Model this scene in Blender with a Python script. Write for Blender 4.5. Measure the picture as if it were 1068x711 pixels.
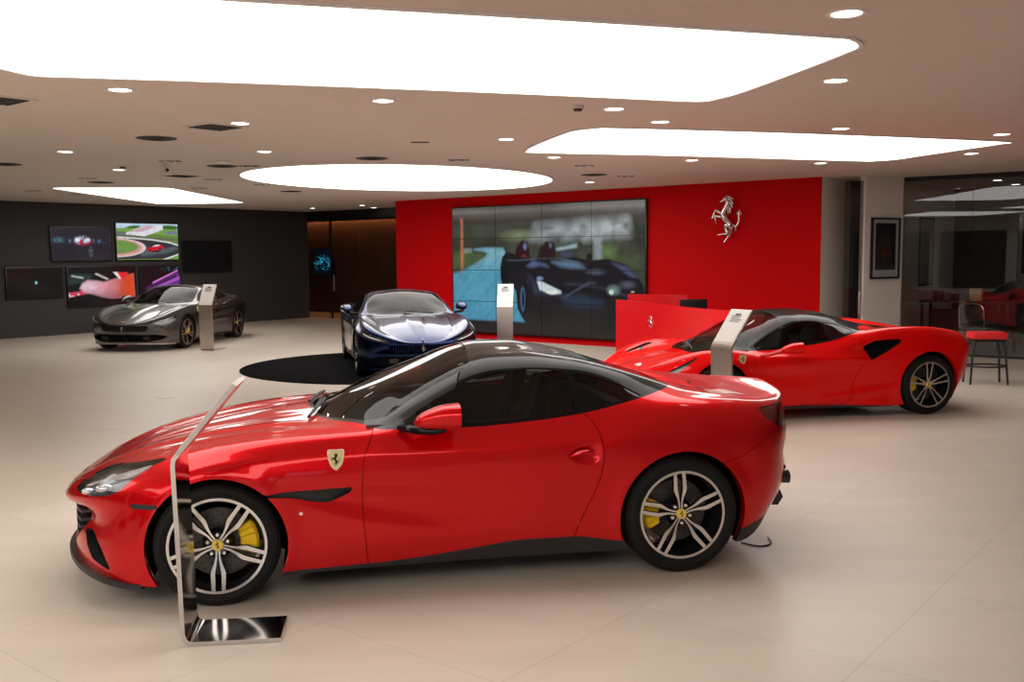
import bpy, bmesh, math, random
import numpy as np
from mathutils import Vector, Matrix

for o in list(bpy.data.objects): bpy.data.objects.remove(o)
sc = bpy.context.scene
COL = sc.collection
PI = math.pi
# ------------------------------------------------------------------ camera
CAM_H, FPX = 1.905, 1020.0
_th = math.atan(89.9/FPX); _ro = 0.0080
r0 = Vector((1, 0, 0)); u0 = Vector((0, math.sin(_th), math.cos(_th))); fw = Vector((0, math.cos(_th), -math.sin(_th)))
c_right = r0*math.cos(_ro) - u0*math.sin(_ro)
c_up = u0*math.cos(_ro) + r0*math.sin(_ro)
cd = bpy.data.cameras.new('camera'); cam = bpy.data.objects.new('camera', cd); COL.objects.link(cam)
cd.sensor_width = 36.0; cd.lens = FPX/1068*36.0; cd.clip_start = 0.05; cd.clip_end = 200
M3 = Matrix((c_right, c_up, -fw)).transposed()
cam.matrix_world = Matrix.Translation((0, 0, CAM_H)) @ M3.to_4x4()
sc.camera = cam
# ------------------------------------------------------------------ view, world, light levels
sc.view_settings.view_transform = 'Standard'; sc.view_settings.look = 'None'
sc.view_settings.gamma = 1; sc.view_settings.use_curve_mapping = False
sc.view_settings.exposure = 0.45
PANEL_E, SPOT_E = 3.0, 8.0
w = bpy.data.worlds.new('daylight'); sc.world = w; w.use_nodes = True
bg = w.node_tree.nodes['Background']; bg.inputs[0].default_value = (0.80, 0.86, 1.0, 1); bg.inputs[1].default_value = .9

# ------------------------------------------------------------------ materials
def mat(name, col=(.5, .5, .5), rough=.5, metal=0., coat=0., coat_r=.03, emit=None, es=1., spec=.5, noise=None, bump=None, coat_ior=1.5, fresh=False):
    m = bpy.data.materials.new(name); m.use_nodes = True
    nt = m.node_tree; b = nt.nodes['Principled BSDF']
    b.inputs['Base Color'].default_value = (*col, 1); b.inputs['Roughness'].default_value = rough
    b.inputs['Metallic'].default_value = metal; b.inputs['Coat Weight'].default_value = coat
    b.inputs['Coat Roughness'].default_value = coat_r; b.inputs['Coat IOR'].default_value = coat_ior
    b.inputs['Specular IOR Level'].default_value = spec
    if emit: b.inputs['Emission Color'].default_value = (*emit, 1); b.inputs['Emission Strength'].default_value = es
    tc = nt.nodes.new('ShaderNodeTexCoord')
    # every material carries a gentle procedural variation of colour and gloss
    sc_, amt = noise if noise else (6., .04)
    n = nt.nodes.new('ShaderNodeTexNoise'); n.inputs['Scale'].default_value = sc_; n.inputs['Detail'].default_value = 3
    nt.links.new(tc.outputs['Object'], n.inputs['Vector'])
    mr = nt.nodes.new('ShaderNodeMapRange'); mr.inputs['To Min'].default_value = 1-amt; mr.inputs['To Max'].default_value = 1+amt
    nt.links.new(n.outputs['Fac'], mr.inputs['Value'])
    mx = nt.nodes.new('ShaderNodeVectorMath'); mx.operation = 'SCALE'; mx.inputs[0].default_value = col
    nt.links.new(mr.outputs['Result'], mx.inputs['Scale']); nt.links.new(mx.outputs['Vector'], b.inputs['Base Color'])
    if bump:
        n2 = nt.nodes.new('ShaderNodeTexNoise'); n2.inputs['Scale'].default_value = bump[0]
        nt.links.new(tc.outputs['Object'], n2.inputs['Vector'])
        bp = nt.nodes.new('ShaderNodeBump'); bp.inputs['Strength'].default_value = bump[1]; bp.inputs['Distance'].default_value = .01
        nt.links.new(n2.outputs['Fac'], bp.inputs['Height']); nt.links.new(bp.outputs['Normal'], b.inputs['Normal'])
    return m

def paint(name, col, metal=.0, rough=.4, flake=0., ior=1.36):
    m = mat(name, col, rough, metal, coat=1., coat_r=.012, spec=.03, coat_ior=ior, noise=(900., flake) if flake else (3., .02))
    return m

def glass(name, tint, refl=1.0, ior=1.5):
    """clear/tinted thin glazing: what is behind is seen through the tint, with fresnel reflection on top"""
    m = bpy.data.materials.new(name); m.use_nodes = True; nt = m.node_tree; nt.nodes.clear()
    out = nt.nodes.new('ShaderNodeOutputMaterial'); mix = nt.nodes.new('ShaderNodeMixShader')
    tr = nt.nodes.new('ShaderNodeBsdfTransparent'); gl = nt.nodes.new('ShaderNodeBsdfGlossy'); fr = nt.nodes.new('ShaderNodeFresnel')
    n = nt.nodes.new('ShaderNodeTexNoise'); n.inputs['Scale'].default_value = 2.0
    mr = nt.nodes.new('ShaderNodeMapRange'); mr.inputs['To Min'].default_value = .0; mr.inputs['To Max'].default_value = .012
    nt.links.new(n.outputs['Fac'], mr.inputs['Value']); nt.links.new(mr.outputs['Result'], gl.inputs['Roughness'])
    tr.inputs[0].default_value = (*tint, 1); gl.inputs[0].default_value = (refl, refl, refl, 1); fr.inputs[0].default_value = ior
    gm = nt.nodes.new('ShaderNodeNewGeometry'); k1 = nt.nodes.new('ShaderNodeMath'); k1.operation = 'SUBTRACT'; k1.inputs[0].default_value = 1.
    k2 = nt.nodes.new('ShaderNodeMath'); k2.operation = 'MULTIPLY'; nt.links.new(gm.outputs['Backfacing'], k1.inputs[1]); nt.links.new(k1.outputs[0], k2.inputs[0]); nt.links.new(fr.outputs[0], k2.inputs[1])
    nt.links.new(k2.outputs[0], mix.inputs[0]); nt.links.new(tr.outputs[0], mix.inputs[1]); nt.links.new(gl.outputs[0], mix.inputs[2])
    nt.links.new(mix.outputs[0], out.inputs[0])
    return m

def emitmat(name, col, s):
    m = bpy.data.materials.new(name); m.use_nodes = True; nt = m.node_tree; nt.nodes.clear()
    out = nt.nodes.new('ShaderNodeOutputMaterial'); e = nt.nodes.new('ShaderNodeEmission')
    e.inputs[0].default_value = (*col, 1); e.inputs[1].default_value = s
    nt.links.new(e.outputs[0], out.inputs[0]); return m

def screenmat(name, s=1.0, gloss=.0):
    """a lit display: the picture is a colour attribute, with the glossy cover of the panel"""
    m = bpy.data.materials.new(name); m.use_nodes = True; nt = m.node_tree; b = nt.nodes['Principled BSDF']
    a = nt.nodes.new('ShaderNodeAttribute'); a.attribute_name = 'picture'
    b.inputs['Base Color'].default_value = (.01, .01, .01, 1); b.inputs['Roughness'].default_value = .18
    nt.links.new(a.outputs['Color'], b.inputs['Emission Color']); b.inputs['Emission Strength'].default_value = s
    return m

MT = {}
def setup_mats():
    M = MT
    M['red'] = paint('deep red metallic paint', (.62, .0006, .0045), .6, .33, .0)
    M['red2'] = paint('bright red paint', (.82, .001, .0015), .0, .4)
    M['navy'] = paint('navy blue paint', (.005, .015, .065), .9, .24, 0, 1.22)
    M['grey'] = paint('warm grey metallic paint', (.115, .105, .098), .85, .3)
    M['blackgloss'] = paint('gloss black paint', (.005, .005, .006), .0, .3, 0, 1.27)
    M['black'] = mat('satin black plastic', (.012, .012, .013), .45)
    M['blackgloss'].node_tree.nodes['Principled BSDF'].inputs['Coat Weight'].default_value = .6
    M['matte'] = mat('matt black', (.006, .006, .006), .9, spec=.1)
    M['rubber'] = mat('tyre rubber', (.008, .008, .008), .65, bump=(300., .15), spec=.22)
    M['silver'] = mat('machined alloy', (.74, .72, .70), .26, 1.)
    M['alloy2'] = mat('grey alloy', (.55, .50, .47), .32, 1.)
    M['darkalloy'] = mat('gloss dark alloy', (.02, .02, .022), .22, .6, coat=.5)
    M['steel'] = mat('brushed steel', (.56, .50, .465), .40, 1., noise=(40., .05))
    M['mirrorsteel'] = mat('polished steel', (.55, .53, .51), .12, 1.)
    M['disc'] = mat('brake disc', (.075, .07, .068), .4, .8)
    M['yellow'] = paint('yellow caliper paint', (.95, .60, .01), 0, .4)
    M['badge'] = mat('yellow badge enamel', (.85, .62, .08), .3, coat=.6)
    M['cream'] = mat('pale yellow badge enamel', (.80, .68, .32), .3, coat=.6)
    M['chrome'] = mat('chrome', (.8, .79, .77), .12, 1.)
    M['glass'] = glass('tinted car glass', (.34, .36, .34), 1.0, 1.29)
    M['screenglass'] = glass('coated windscreen glass', (.30, .32, .30), 1.0, 1.20)
    M['housing'] = mat('lamp housing', (.09, .09, .095), .3, .3)
    M['darkglass'] = glass('dark car glass', (.20, .21, .21), 1.0, 1.40)
    M['lens'] = glass('lamp lens', (.86, .88, .9), 1.0, 1.5)
    M['lampred'] = mat('red lamp lens', (.10, .0, .002), .12, coat=.6)
    M['orange'] = mat('amber marker', (.5, .12, .01), .2, coat=1.)
    M['leather'] = mat('black leather', (.022, .021, .021), .5, bump=(120., .2))
    M['leatherred'] = mat('red leather', (.30, .008, .01), .5, bump=(120., .2))
    M['led'] = mat('headlamp reflector', (.62, .63, .66), .2, .8)
    M['paper'] = mat('pale printed sheet', (.72, .69, .66), .35)
    M['redwall'] = mat('red wall paint', (.60, .0005, .003), .6, spec=.08)
    M['reddesk'] = mat('red lacquer', (.78, .004, .008), .35, coat=.3)
    M['greywall'] = mat('charcoal wall paint', (.040, .037, .036), .8)
    M['whitewall'] = mat('off white wall paint', (.78, .73, .68), .7)
    M['ceil'] = mat('ceiling paint', (.68, .61, .55), .85, spec=.1)
    M['brown'] = mat('brown wall cladding', (.10, .055, .035), .6)
    M['panelframe'] = mat('white trim', (.8, .78, .75), .5)
    M['grille'] = mat('dark vent grille', (.03, .028, .026), .6)
    M['plastic'] = mat('white plastic', (.6, .58, .55), .4)
    M['tvblack'] = mat('black glass screen', (.004, .004, .004), .12)
    M['bezel'] = mat('black bezel', (.006, .006, .006), .35)
    M['redseat'] = mat('red upholstery', (.72, .02, .025), .5)
    M['mat'] = mat('black turntable carpet', (.010, .0095, .010), 1., spec=.0, noise=(60., .2))
    M['office'] = glass('office partition glass', (.78, .78, .77), 1.0, 1.62)
    M['doorglass'] = glass('dark door glass', (.72, .72, .71), 1.0, 1.4)
    M['frame'] = mat('dark metal frame', (.02, .02, .02), .35, .5)
    M['wood'] = mat('dark red wood', (.07, .018, .012), .4)
    M['panel'] = emitmat('light panel', (1.0, .955, .90), PANEL_E)
    M['spot'] = emitmat('downlight', (1.0, .93, .84), SPOT_E)
    M['cove'] = emitmat('warm cove strip', (1.0, .40, .15), 26.0)
setup_mats()

# ------------------------------------------------------------------ object helpers
def tag(o, label=None, cat=None, group=None, kind=None):
    if label: o['label'] = label
    if cat: o['category'] = cat
    if group: o['group'] = group
    if kind: o['kind'] = kind
    return o

def empty(name, loc=(0, 0, 0), rz=0., label=None, cat=None, group=None):
    o = bpy.data.objects.new(name, None); COL.objects.link(o); o.empty_display_size = .1
    o.location = loc; o.rotation_euler = (0, 0, rz)
    return tag(o, label, cat, group)

class MB:
    """collects polygons, then links them as one mesh object"""
    def __init__(s): s.v = []; s.f = []; s.mi = []
    def add(s, vs, fs, mi=0):
        b = len(s.v); s.v += [tuple(map(float, p)) for p in vs]
        for f in fs: s.f.append(tuple(b+i for i in f)); s.mi.append(mi)
        return s
    def box(s, c, d, mi=0, M=None, bev=0.):
        hx, hy, hz = d[0]/2, d[1]/2, d[2]/2
        if bev > 0:
            bm = bmesh.new(); bmesh.ops.create_cube(bm, size=1.)
            for v in bm.verts: v.co = Vector((v.co.x*d[0], v.co.y*d[1], v.co.z*d[2]))
            bmesh.ops.bevel(bm, geom=bm.edges[:], offset=bev, segments=2, affect='EDGES', profile=.6)
            vs = [v.co+Vector(c) for v in bm.verts]; bm.verts.index_update()
            fs = [[v.index for v in f.verts] for f in bm.faces]; bm.free()
        else:
            vs = [Vector((c[0]+i*hx, c[1]+j*hy, c[2]+k*hz)) for i in (-1, 1) for j in (-1, 1) for k in (-1, 1)]
            fs = [(0, 1, 3, 2), (4, 6, 7, 5), (0, 4, 5, 1), (2, 3, 7, 6), (0, 2, 6, 4), (1, 5, 7, 3)]
        if M is not None: vs = [M @ Vector(v) for v in vs]
        return s.add(vs, fs, mi)
    def lathe(s, prof, n=48, axis='y', c=(0, 0, 0), mi=0, closed=False):
        """prof: (along axis, radius)"""
        vs = []; fs = []; k = len(prof)
        for i in range(n):
            a = 2*PI*i/n; ca, sa = math.cos(a), math.sin(a)
            for (y, r) in prof:
                p = (r*ca, y, r*sa) if axis == 'y' else ((r*ca, r*sa, y) if axis == 'z' else (y, r*ca, r*sa))
                vs.append((p[0]+c[0], p[1]+c[1], p[2]+c[2]))
        kk = k if closed else k-1
        for i in range(n):
            j = (i+1) % n
            for q in range(kk): fs.append((i*k+q, i*k+(q+1) % k, j*k+(q+1) % k, j*k+q))
        return s.add(vs, fs, mi)
    def tube(s, pts, rad, n=10, mi=0, flat=1., caps=True, smooth=0, flat_axis=None):
        P = [Vector(p) for p in pts]; R = list(rad) if hasattr(rad, '__len__') else [rad]*len(P)
        if smooth:
            P2 = []; R2 = []
            for i in range(len(P)-1):
                a = P[max(i-1, 0)]; b = P[i]; c = P[i+1]; d = P[min(i+2, len(P)-1)]
                for q in range(smooth):
                    t = q/smooth
                    P2.append(.5*((2*b)+(c-a)*t+(2*a-5*b+4*c-d)*t*t+(3*b-a-3*c+d)*t**3)); R2.append(R[i]*(1-t)+R[i+1]*t)
            P2.append(P[-1]); R2.append(R[-1]); P, R = P2, R2
        vs = []; fs = []; up = None
        for i, p in enumerate(P):
            t = (P[min(i+1, len(P)-1)]-P[max(i-1, 0)]).normalized()
            if up is None: up = Vector((0, 0, 1)) if abs(t.z) < .9 else Vector((1, 0, 0))
            sx = t.cross(up).normalized(); up = sx.cross(t).normalized()
            for j in range(n):
                a = 2*PI*j/n; vs.append(p+sx*(R[i]*math.cos(a))+up*(R[i]*math.sin(a)))
        m = len(P)
        for i in range(m-1):
            for j in range(n): fs.append((i*n+j, i*n+(j+1) % n, (i+1)*n+(j+1) % n, (i+1)*n+j))
        if caps: fs.append(tuple(range(n))[::-1]); fs.append(tuple((m-1)*n+j for j in range(n)))
        return s.add(vs, fs, mi)
    def prism(s, poly, z0, z1, mi=0, fn=None, mi_top=None):
        """poly in a plane, extruded; fn(u,v,w)->xyz"""
        n = len(poly); fn = fn or (lambda u, v, w: (u, v, w))
        vs = [fn(u, v, z0) for u, v in poly]+[fn(u, v, z1) for u, v in poly]
        s.add(vs, [tuple((i, (i+1) % n, n+(i+1) % n, n+i)) for i in range(n)]+[tuple(range(n))[::-1]], mi)
        s.f.append(tuple(len(s.v)-n+i for i in range(n))); s.mi.append(mi if mi_top is None else mi_top)
        return s
    def ell(s, c, r, mi=0, nu=16, nv=10, p=1.0):
        vs = []; fs = []
        sg = lambda x: math.copysign(abs(x)**p, x)
        for i in range(nv+1):
            ph = -PI/2+PI*i/nv
            for j in range(nu):
                a = 2*PI*j/nu
                vs.append((c[0]+r[0]*sg(math.cos(ph))*sg(math.cos(a)), c[1]+r[1]*sg(math.cos(ph))*sg(math.sin(a)), c[2]+r[2]*sg(math.sin(ph))))
        for i in range(nv):
            for j in range(nu): fs.append((i*nu+j, i*nu+(j+1) % nu, (i+1)*nu+(j+1) % nu, (i+1)*nu+j))
        return s.add(vs, fs, mi)
    def build(s, name, mats, parent=None, smooth=True, angle=35, kind=None, weld=True):
        me = bpy.data.meshes.new(name); me.from_pydata(s.v, [], s.f)
        if not isinstance(mats, (list, tuple)): mats = [mats]
        for m in mats: me.materials.append(m)
        me.polygons.foreach_set('material_index', s.mi)
        bm = bmesh.new(); bm.from_mesh(me)
        if weld: bmesh.ops.remove_doubles(bm, verts=bm.verts, dist=1e-6)
        bmesh.ops.recalc_face_normals(bm, faces=bm.faces)
        if smooth:
            ca = math.radians(angle)
            for f in bm.faces: f.smooth = True
            for e in bm.edges:
                if len(e.link_faces) == 2 and e.calc_face_angle(0) > ca: e.smooth = False
        bm.to_mesh(me); bm.free()
        o = bpy.data.objects.new(name, me); COL.objects.link(o)
        if parent: o.parent = parent
        if kind: o['kind'] = kind
        return o

def copy_tree(o, parent=None):
    c = o.copy(); COL.objects.link(c); c.parent = parent
    for ch in list(o.children): copy_tree(ch, c)
    return c

# ------------------------------------------------------------------ rearing horse emblem (unit: 1 = full height), x right, y up
def U(x, y): return ((x-300)/490., (360-y)/490.)
HORSE = [
    ([(213, 170), (240, 160), (268, 138), (290, 128)], [8, 13, 19, 17]),
    ([(285, 130), (298, 165), (290, 215), (262, 265), (248, 305)], [20, 25, 28, 30, 31]),
    ([(300, 118), (335, 128), (372, 150)], [12, 13, 3]), ([(318, 140), (345, 165), (368, 205)], [13, 13, 3]),
    ([(318, 175), (345, 205), (360, 245)], [14, 14, 3]), ([(310, 215), (330, 250), (338, 300)], [15, 14, 3]),
    ([(300, 250), (312, 285), (300, 318)], [13, 11, 3]),
    ([(243, 300), (275, 350), (315, 395), (345, 430)], [34, 36, 31, 36]),
    ([(235, 295), (200, 280), (165, 262), (140, 295), (118, 345)], [20, 15, 13, 9, 8]),
    ([(232, 330), (195, 330), (150, 318), (152, 360), (168, 408)], [20, 15, 12, 9, 8]),
    ([(325, 420), (285, 430), (283, 470), (298, 515), (250, 518), (188, 526)], [30, 26, 17, 12, 9, 9]),
    ([(350, 440), (340, 480), (330, 528), (300, 565), (265, 608)], [34, 24, 14, 10, 10]),
    ([(365, 425), (400, 440), (432, 405), (440, 350), (430, 310)], [12, 11, 11, 11, 9]),
    ([(430, 320), (418, 295), (425, 275)], [8, 7, 2]), ([(436, 315), (442, 285), (452, 262)], [8, 7, 2]), ([(440, 325), (460, 310), (468, 290)], [8, 6, 2]),
    ([(400, 438), (402, 465), (395, 492)], [11, 10, 3]),
    ([(285, 128), (283, 112), (276, 100)], [7, 5, 1]),
]
def horse(mb, fn, k=1., n=8, flat=1., mi=0):
    """fn maps (x, y, depth) to space"""
    h = MB()
    for pts, rad in HORSE:
        h.tube([(*U(*p), 0) for p in pts], [r/490. for r in rad], n=n, smooth=3)
    mb.add([fn(v[0]*k, v[1]*k, v[2]*k*flat) for v in h.v], h.f, mi)
    return mb
# ------------------------------------------------------------------ car skin tools
def pchip(xs, ys, X):
    xs = np.asarray(xs, float); ys = np.asarray(ys, float)
    h = np.diff(xs); d = np.diff(ys)/h; m = np.zeros_like(ys)
    for i in range(1, len(xs)-1):
        if d[i-1]*d[i] > 0:
            w1 = 2*h[i]+h[i-1]; w2 = h[i]+2*h[i-1]; m[i] = (w1+w2)/(w1/d[i-1]+w2/d[i])
    m[0] = d[0]; m[-1] = d[-1]
    X = np.clip(X, xs[0], xs[-1]); k = np.clip(np.searchsorted(xs, X)-1, 0, len(xs)-2)
    t = (X-xs[k])/h[k]; t2 = t*t; t3 = t2*t
    return (2*t3-3*t2+1)*ys[k]+(t3-2*t2+t)*h[k]*m[k]+(-2*t3+3*t2)*ys[k+1]+(t3-t2)*h[k]*m[k+1]

def curve(pts, sigma=.03):
    """(x, value) knots -> smooth callable"""
    pts = sorted(pts); xs = [p[0] for p in pts]; ys = [p[1] for p in pts]
    T = np.arange(xs[0]-.4, xs[-1]+.4, .005); Y = pchip(xs, ys, T)
    k = np.exp(-.5*(np.arange(-40, 41)*.005/max(sigma, 1e-4))**2); k /= k.sum()
    Ys = np.convolve(np.pad(Y, 40, mode='edge'), k, mode='valid')
    return lambda X: np.interp(X, T, Ys)

class Mesh3:
    def __init__(s, V, N, T): s.V, s.N, s.T = V, N, T
    def compact(s):
        u, inv = np.unique(s.T, return_inverse=True)
        return Mesh3(s.V[u], s.N[u], inv.reshape(s.T.shape))

def clip(M, f):
    """split by sign of f(V) -> (part where f>0, part where f<=0)"""
    if len(M.T) == 0: return M, M
    V, N, T = M.V, M.N, M.T
    fv = f(V) if callable(f) else f
    fv = np.where(np.abs(fv) < 1e-7, -1e-7, fv)
    s = fv > 0; c = s[T].sum(1)
    allin = T[c == 3]; allout = T[c == 0]
    mix = T[(c == 1) | (c == 2)]
    if len(mix) == 0: return Mesh3(V, N, allin), Mesh3(V, N, allout)
    sm = s[mix]; cm = sm.sum(1)
    lone = np.where(cm == 1, np.argmax(sm, 1), np.argmin(sm, 1))
    r = np.arange(len(mix))
    a = mix[r, lone]; b = mix[r, (lone+1) % 3]; c_ = mix[r, (lone+2) % 3]
    E = np.sort(np.concatenate([np.stack([a, b], 1), np.stack([a, c_], 1)]), 1)
    ue, inv = np.unique(E, axis=0, return_inverse=True); inv = inv.reshape(-1)
    f0, f1 = fv[ue[:, 0]], fv[ue[:, 1]]; t = (f0/(f0-f1))[:, None]
    NV = V[ue[:, 0]]*(1-t)+V[ue[:, 1]]*t; NN = N[ue[:, 0]]*(1-t)+N[ue[:, 1]]*t
    NN /= np.maximum(np.linalg.norm(NN, axis=1), 1e-9)[:, None]
    base = len(V); ab = base+inv[:len(mix)]; ac = base+inv[len(mix):]
    V2 = np.vstack([V, NV]); N2 = np.vstack([N, NN])
    tl = np.stack([a, ab, ac], 1); q1 = np.stack([ab, b, c_], 1); q2 = np.stack([ab, c_, ac], 1)
    lp = cm == 1
    I = np.vstack([allin, tl[lp], q1[~lp], q2[~lp]]); O = np.vstack([allout, tl[~lp], q1[lp], q2[lp]])
    return Mesh3(V2, N2, I), Mesh3(V2, N2, O)

def smooth_poly(pts, n=6, closed=True, r=.0):
    P = np.array(pts, float); m = len(P); out = []
    rng = range(m) if closed else range(m-1)
    for i in rng:
        if closed: a, b, c, d = P[i-1], P[i], P[(i+1) % m], P[(i+2) % m]
        else: a, b, c, d = P[max(i-1, 0)], P[i], P[i+1], P[min(i+2, m-1)]
        for q in range(n):
            t = q/n; out.append(.5*((2*b)+(c-a)*t+(2*a-5*b+4*c-d)*t*t+(3*b-a-3*c+d)*t**3))
    if not closed: out.append(P[-1])
    return np.array(out)

def round_poly(pts, r=.02, n=4):
    """polygon with rounded corners"""
    P = [Vector(p) for p in pts]; out = []
    for i in range(len(P)):
        a, b, c = P[i-1], P[i], P[(i+1) % len(P)]
        rr = min(r, (a-b).length*.45, (c-b).length*.45)
        p = b+(a-b).normalized()*rr; q = b+(c-b).normalized()*rr
        for k in range(n+1):
            t = k/n; out.append(p*(1-t)**2+b*2*t*(1-t)+q*t*t)
    return np.array([(v.x, v.y) for v in out])

def sd(px, py, poly):
    """signed distance to a closed polygon, >0 inside"""
    poly = np.asarray(poly, float); d = np.full(px.shape, 1e9); ins = np.zeros(px.shape, bool)
    m = len(poly)
    for i in range(m):
        x0, y0 = poly[i]; x1, y1 = poly[(i+1) % m]
        ex, ey = x1-x0, y1-y0; L = ex*ex+ey*ey
        if L < 1e-14: continue
        t = np.clip(((px-x0)*ex+(py-y0)*ey)/L, 0, 1)
        d = np.minimum(d, (px-x0-t*ex)**2+(py-y0-t*ey)**2)
        cnd = ((y0 <= py) & (py < y1)) | ((y1 <= py) & (py < y0))
        if y1 != y0: ins ^= cnd & (px < x0+(py-y0)/(y1-y0)*ex)
    d = np.sqrt(d); return np.where(ins, d, -d)

def xz(poly, side=None):   # seen from the side
    def f(V):
        r = sd(V[:, 0], V[:, 2], poly)
        if side is not None: r = np.minimum(r, V[:, 1]*side-.02)
        return r
    return f
def xy(poly):   # seen from above (mirrored)
    return lambda V: sd(V[:, 0], np.abs(V[:, 1]), poly)
def yz(poly, xm=0., back=False):   # seen from the front (mirrored)
    return lambda V: np.minimum(sd(np.abs(V[:, 1]), V[:, 2], poly), (V[:, 0]-xm) if back else (xm-V[:, 0]))

def sstep(a, b, x):
    t = np.clip((x-a)/(b-a), 0, 1); return t*t*(3-2*t)

def skin(lines, X1, X2, nn=40, nm=150, nt=40, seg=10, disp=None, pn=2.2, pt=2.4, gi=None, cabx=None, edge=.016):
    """lines from the sill up to the centre line; each: y, z curves, xn/xt ends, rn/rt plan rounding"""
    un = (np.arange(nn)/nn)**1.7; ut = 1-(1-np.arange(1, nt+1)/nt)**1.7
    rows = []
    for L in lines:
        x = np.concatenate([L['xn']+(X1-L['xn'])*un, np.linspace(X1, X2, nm), X2+(L['xt']-X2)*ut])
        qn = np.clip((x-L['xn'])/L['rn'], 0, 1); qt = np.clip((L['xt']-x)/L['rt'], 0, 1)
        g = (1-(1-qn)**pn)**(1/pn)*(1-(1-qt)**pt)**(1/pt)
        y = (curve(L['y'], L.get('s', .03))(x) if L['y'] else np.zeros_like(x))*g
        z = curve(L['z'], L.get('s', .03))(x)
        rows.append(np.stack([x, -y, z], 1))
    # helper rows that hold the side glass flat and tighten the roof edge
    if gi is not None:
        e_, g_, h_ = rows[gi-1], rows[gi], rows[gi+1]; xx = g_[:, 0]
        cab = sstep(cabx[0], cabx[1], xx)*sstep(cabx[3], cabx[2], xx)
        f1 = e_+.55*(g_-e_); f1[:, 1] -= .006*cab; f1[:, 2] += .004*cab
        g2 = g_+.17*(h_-g_); g2[:, 2] += edge*cab
        rows = rows[:gi]+[f1, g_, g2]+rows[gi+1:]
        ls = list(lines); lines = ls[:gi-1]+[dict(ls[gi-1], seg=ls[gi-1].get('seg', seg)//2), dict(seg=ls[gi-1].get('seg', seg)//2), dict(seg=4), dict(seg=ls[gi].get('seg', seg)-3)]+ls[gi+1:]
    R = rows+[r*np.array([1, -1, 1]) for r in rows[-2::-1]]
    R = np.array(R)                      # (m, ns, 3)
    sharp = [L.get('sharp', False) for L in lines]; sharp = sharp+sharp[-2::-1]
    segs = [L.get('seg', seg) for L in lines[:-1]]; segs = segs+segs[::-1]
    m = len(R); out = []
    for i in range(m-1):
        b, c = R[i], R[i+1]
        a = R[i-1] if i > 0 and not sharp[i] else 2*b-c
        d = R[i+2] if i+2 < m and not sharp[i+1] else 2*c-b
        # centripetal-like tangents
        lb = np.maximum(np.linalg.norm(c-b, axis=1), 1e-6)[:, None]; la = np.maximum(np.linalg.norm(b-a, axis=1), 1e-6)[:, None]; lc = np.maximum(np.linalg.norm(d-c, axis=1), 1e-6)[:, None]
        mb = ((b-a)/la*lb+(c-b)/lb*la)/(la+lb)*lb; mc = ((c-b)/lb*lc+(d-c)/lc*lb)/(lb+lc)*lb
        for q in range(segs[i]):
            t = q/segs[i]; t2, t3 = t*t, t**3
            out.append((2*t3-3*t2+1)*b+(t3-2*t2+t)*mb+(-2*t3+3*t2)*c+(t3-t2)*mc)
    out.append(R[-1]); G = np.array(out)   # (r, s, 3)
    def normals(G):
        gu = np.gradient(G, axis=0); gv = np.gradient(G, axis=1)
        n = np.cross(gv, gu); ln = np.linalg.norm(n, axis=2, keepdims=True)
        n = n/np.maximum(ln, 1e-12)
        return n
    N = normals(G)
    ctr = np.array([1.3, 0, .5])
    if (N[:, G.shape[1]//2]*(G[:, G.shape[1]//2]-ctr)).sum() < 0: N = -N
    sgn = 1
    if disp:
        Ntop = N.copy(); A = G.copy(); A[..., 1] = np.abs(A[..., 1])
        d = disp(A[..., 0].ravel(), A[..., 1].ravel(), A[..., 2].ravel(), np.abs(N[..., 1]).ravel(), N[..., 2].ravel()).reshape(G.shape[:2])
        # keep the bonded nose/tail seam closed
        G = G+N*d[..., None]; G[:, 0, 1] = 0; G[:, -1, 1] = 0
        N2 = normals(G)
        if (N2*N).sum() < 0: N2 = -N2
        N = N2
    # poles
    r, s_ = G.shape[:2]
    idx = np.arange(r*s_).reshape(r, s_)
    a, b, c, d = idx[:-1, :-1].ravel(), idx[1:, :-1].ravel(), idx[1:, 1:].ravel(), idx[:-1, 1:].ravel()
    T = np.vstack([np.stack([a, b, c], 1), np.stack([a, c, d], 1)])
    V = G.reshape(-1, 3); Nn = N.reshape(-1, 3)
    fn = np.cross(V[T[:, 1]]-V[T[:, 0]], V[T[:, 2]]-V[T[:, 0]])
    ok = np.linalg.norm(fn, axis=1) > 1e-10
    if (fn*Nn[T[:, 0]]).sum() < 0: T = T[:, ::-1]
    return Mesh3(V, Nn, T[ok])

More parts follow.
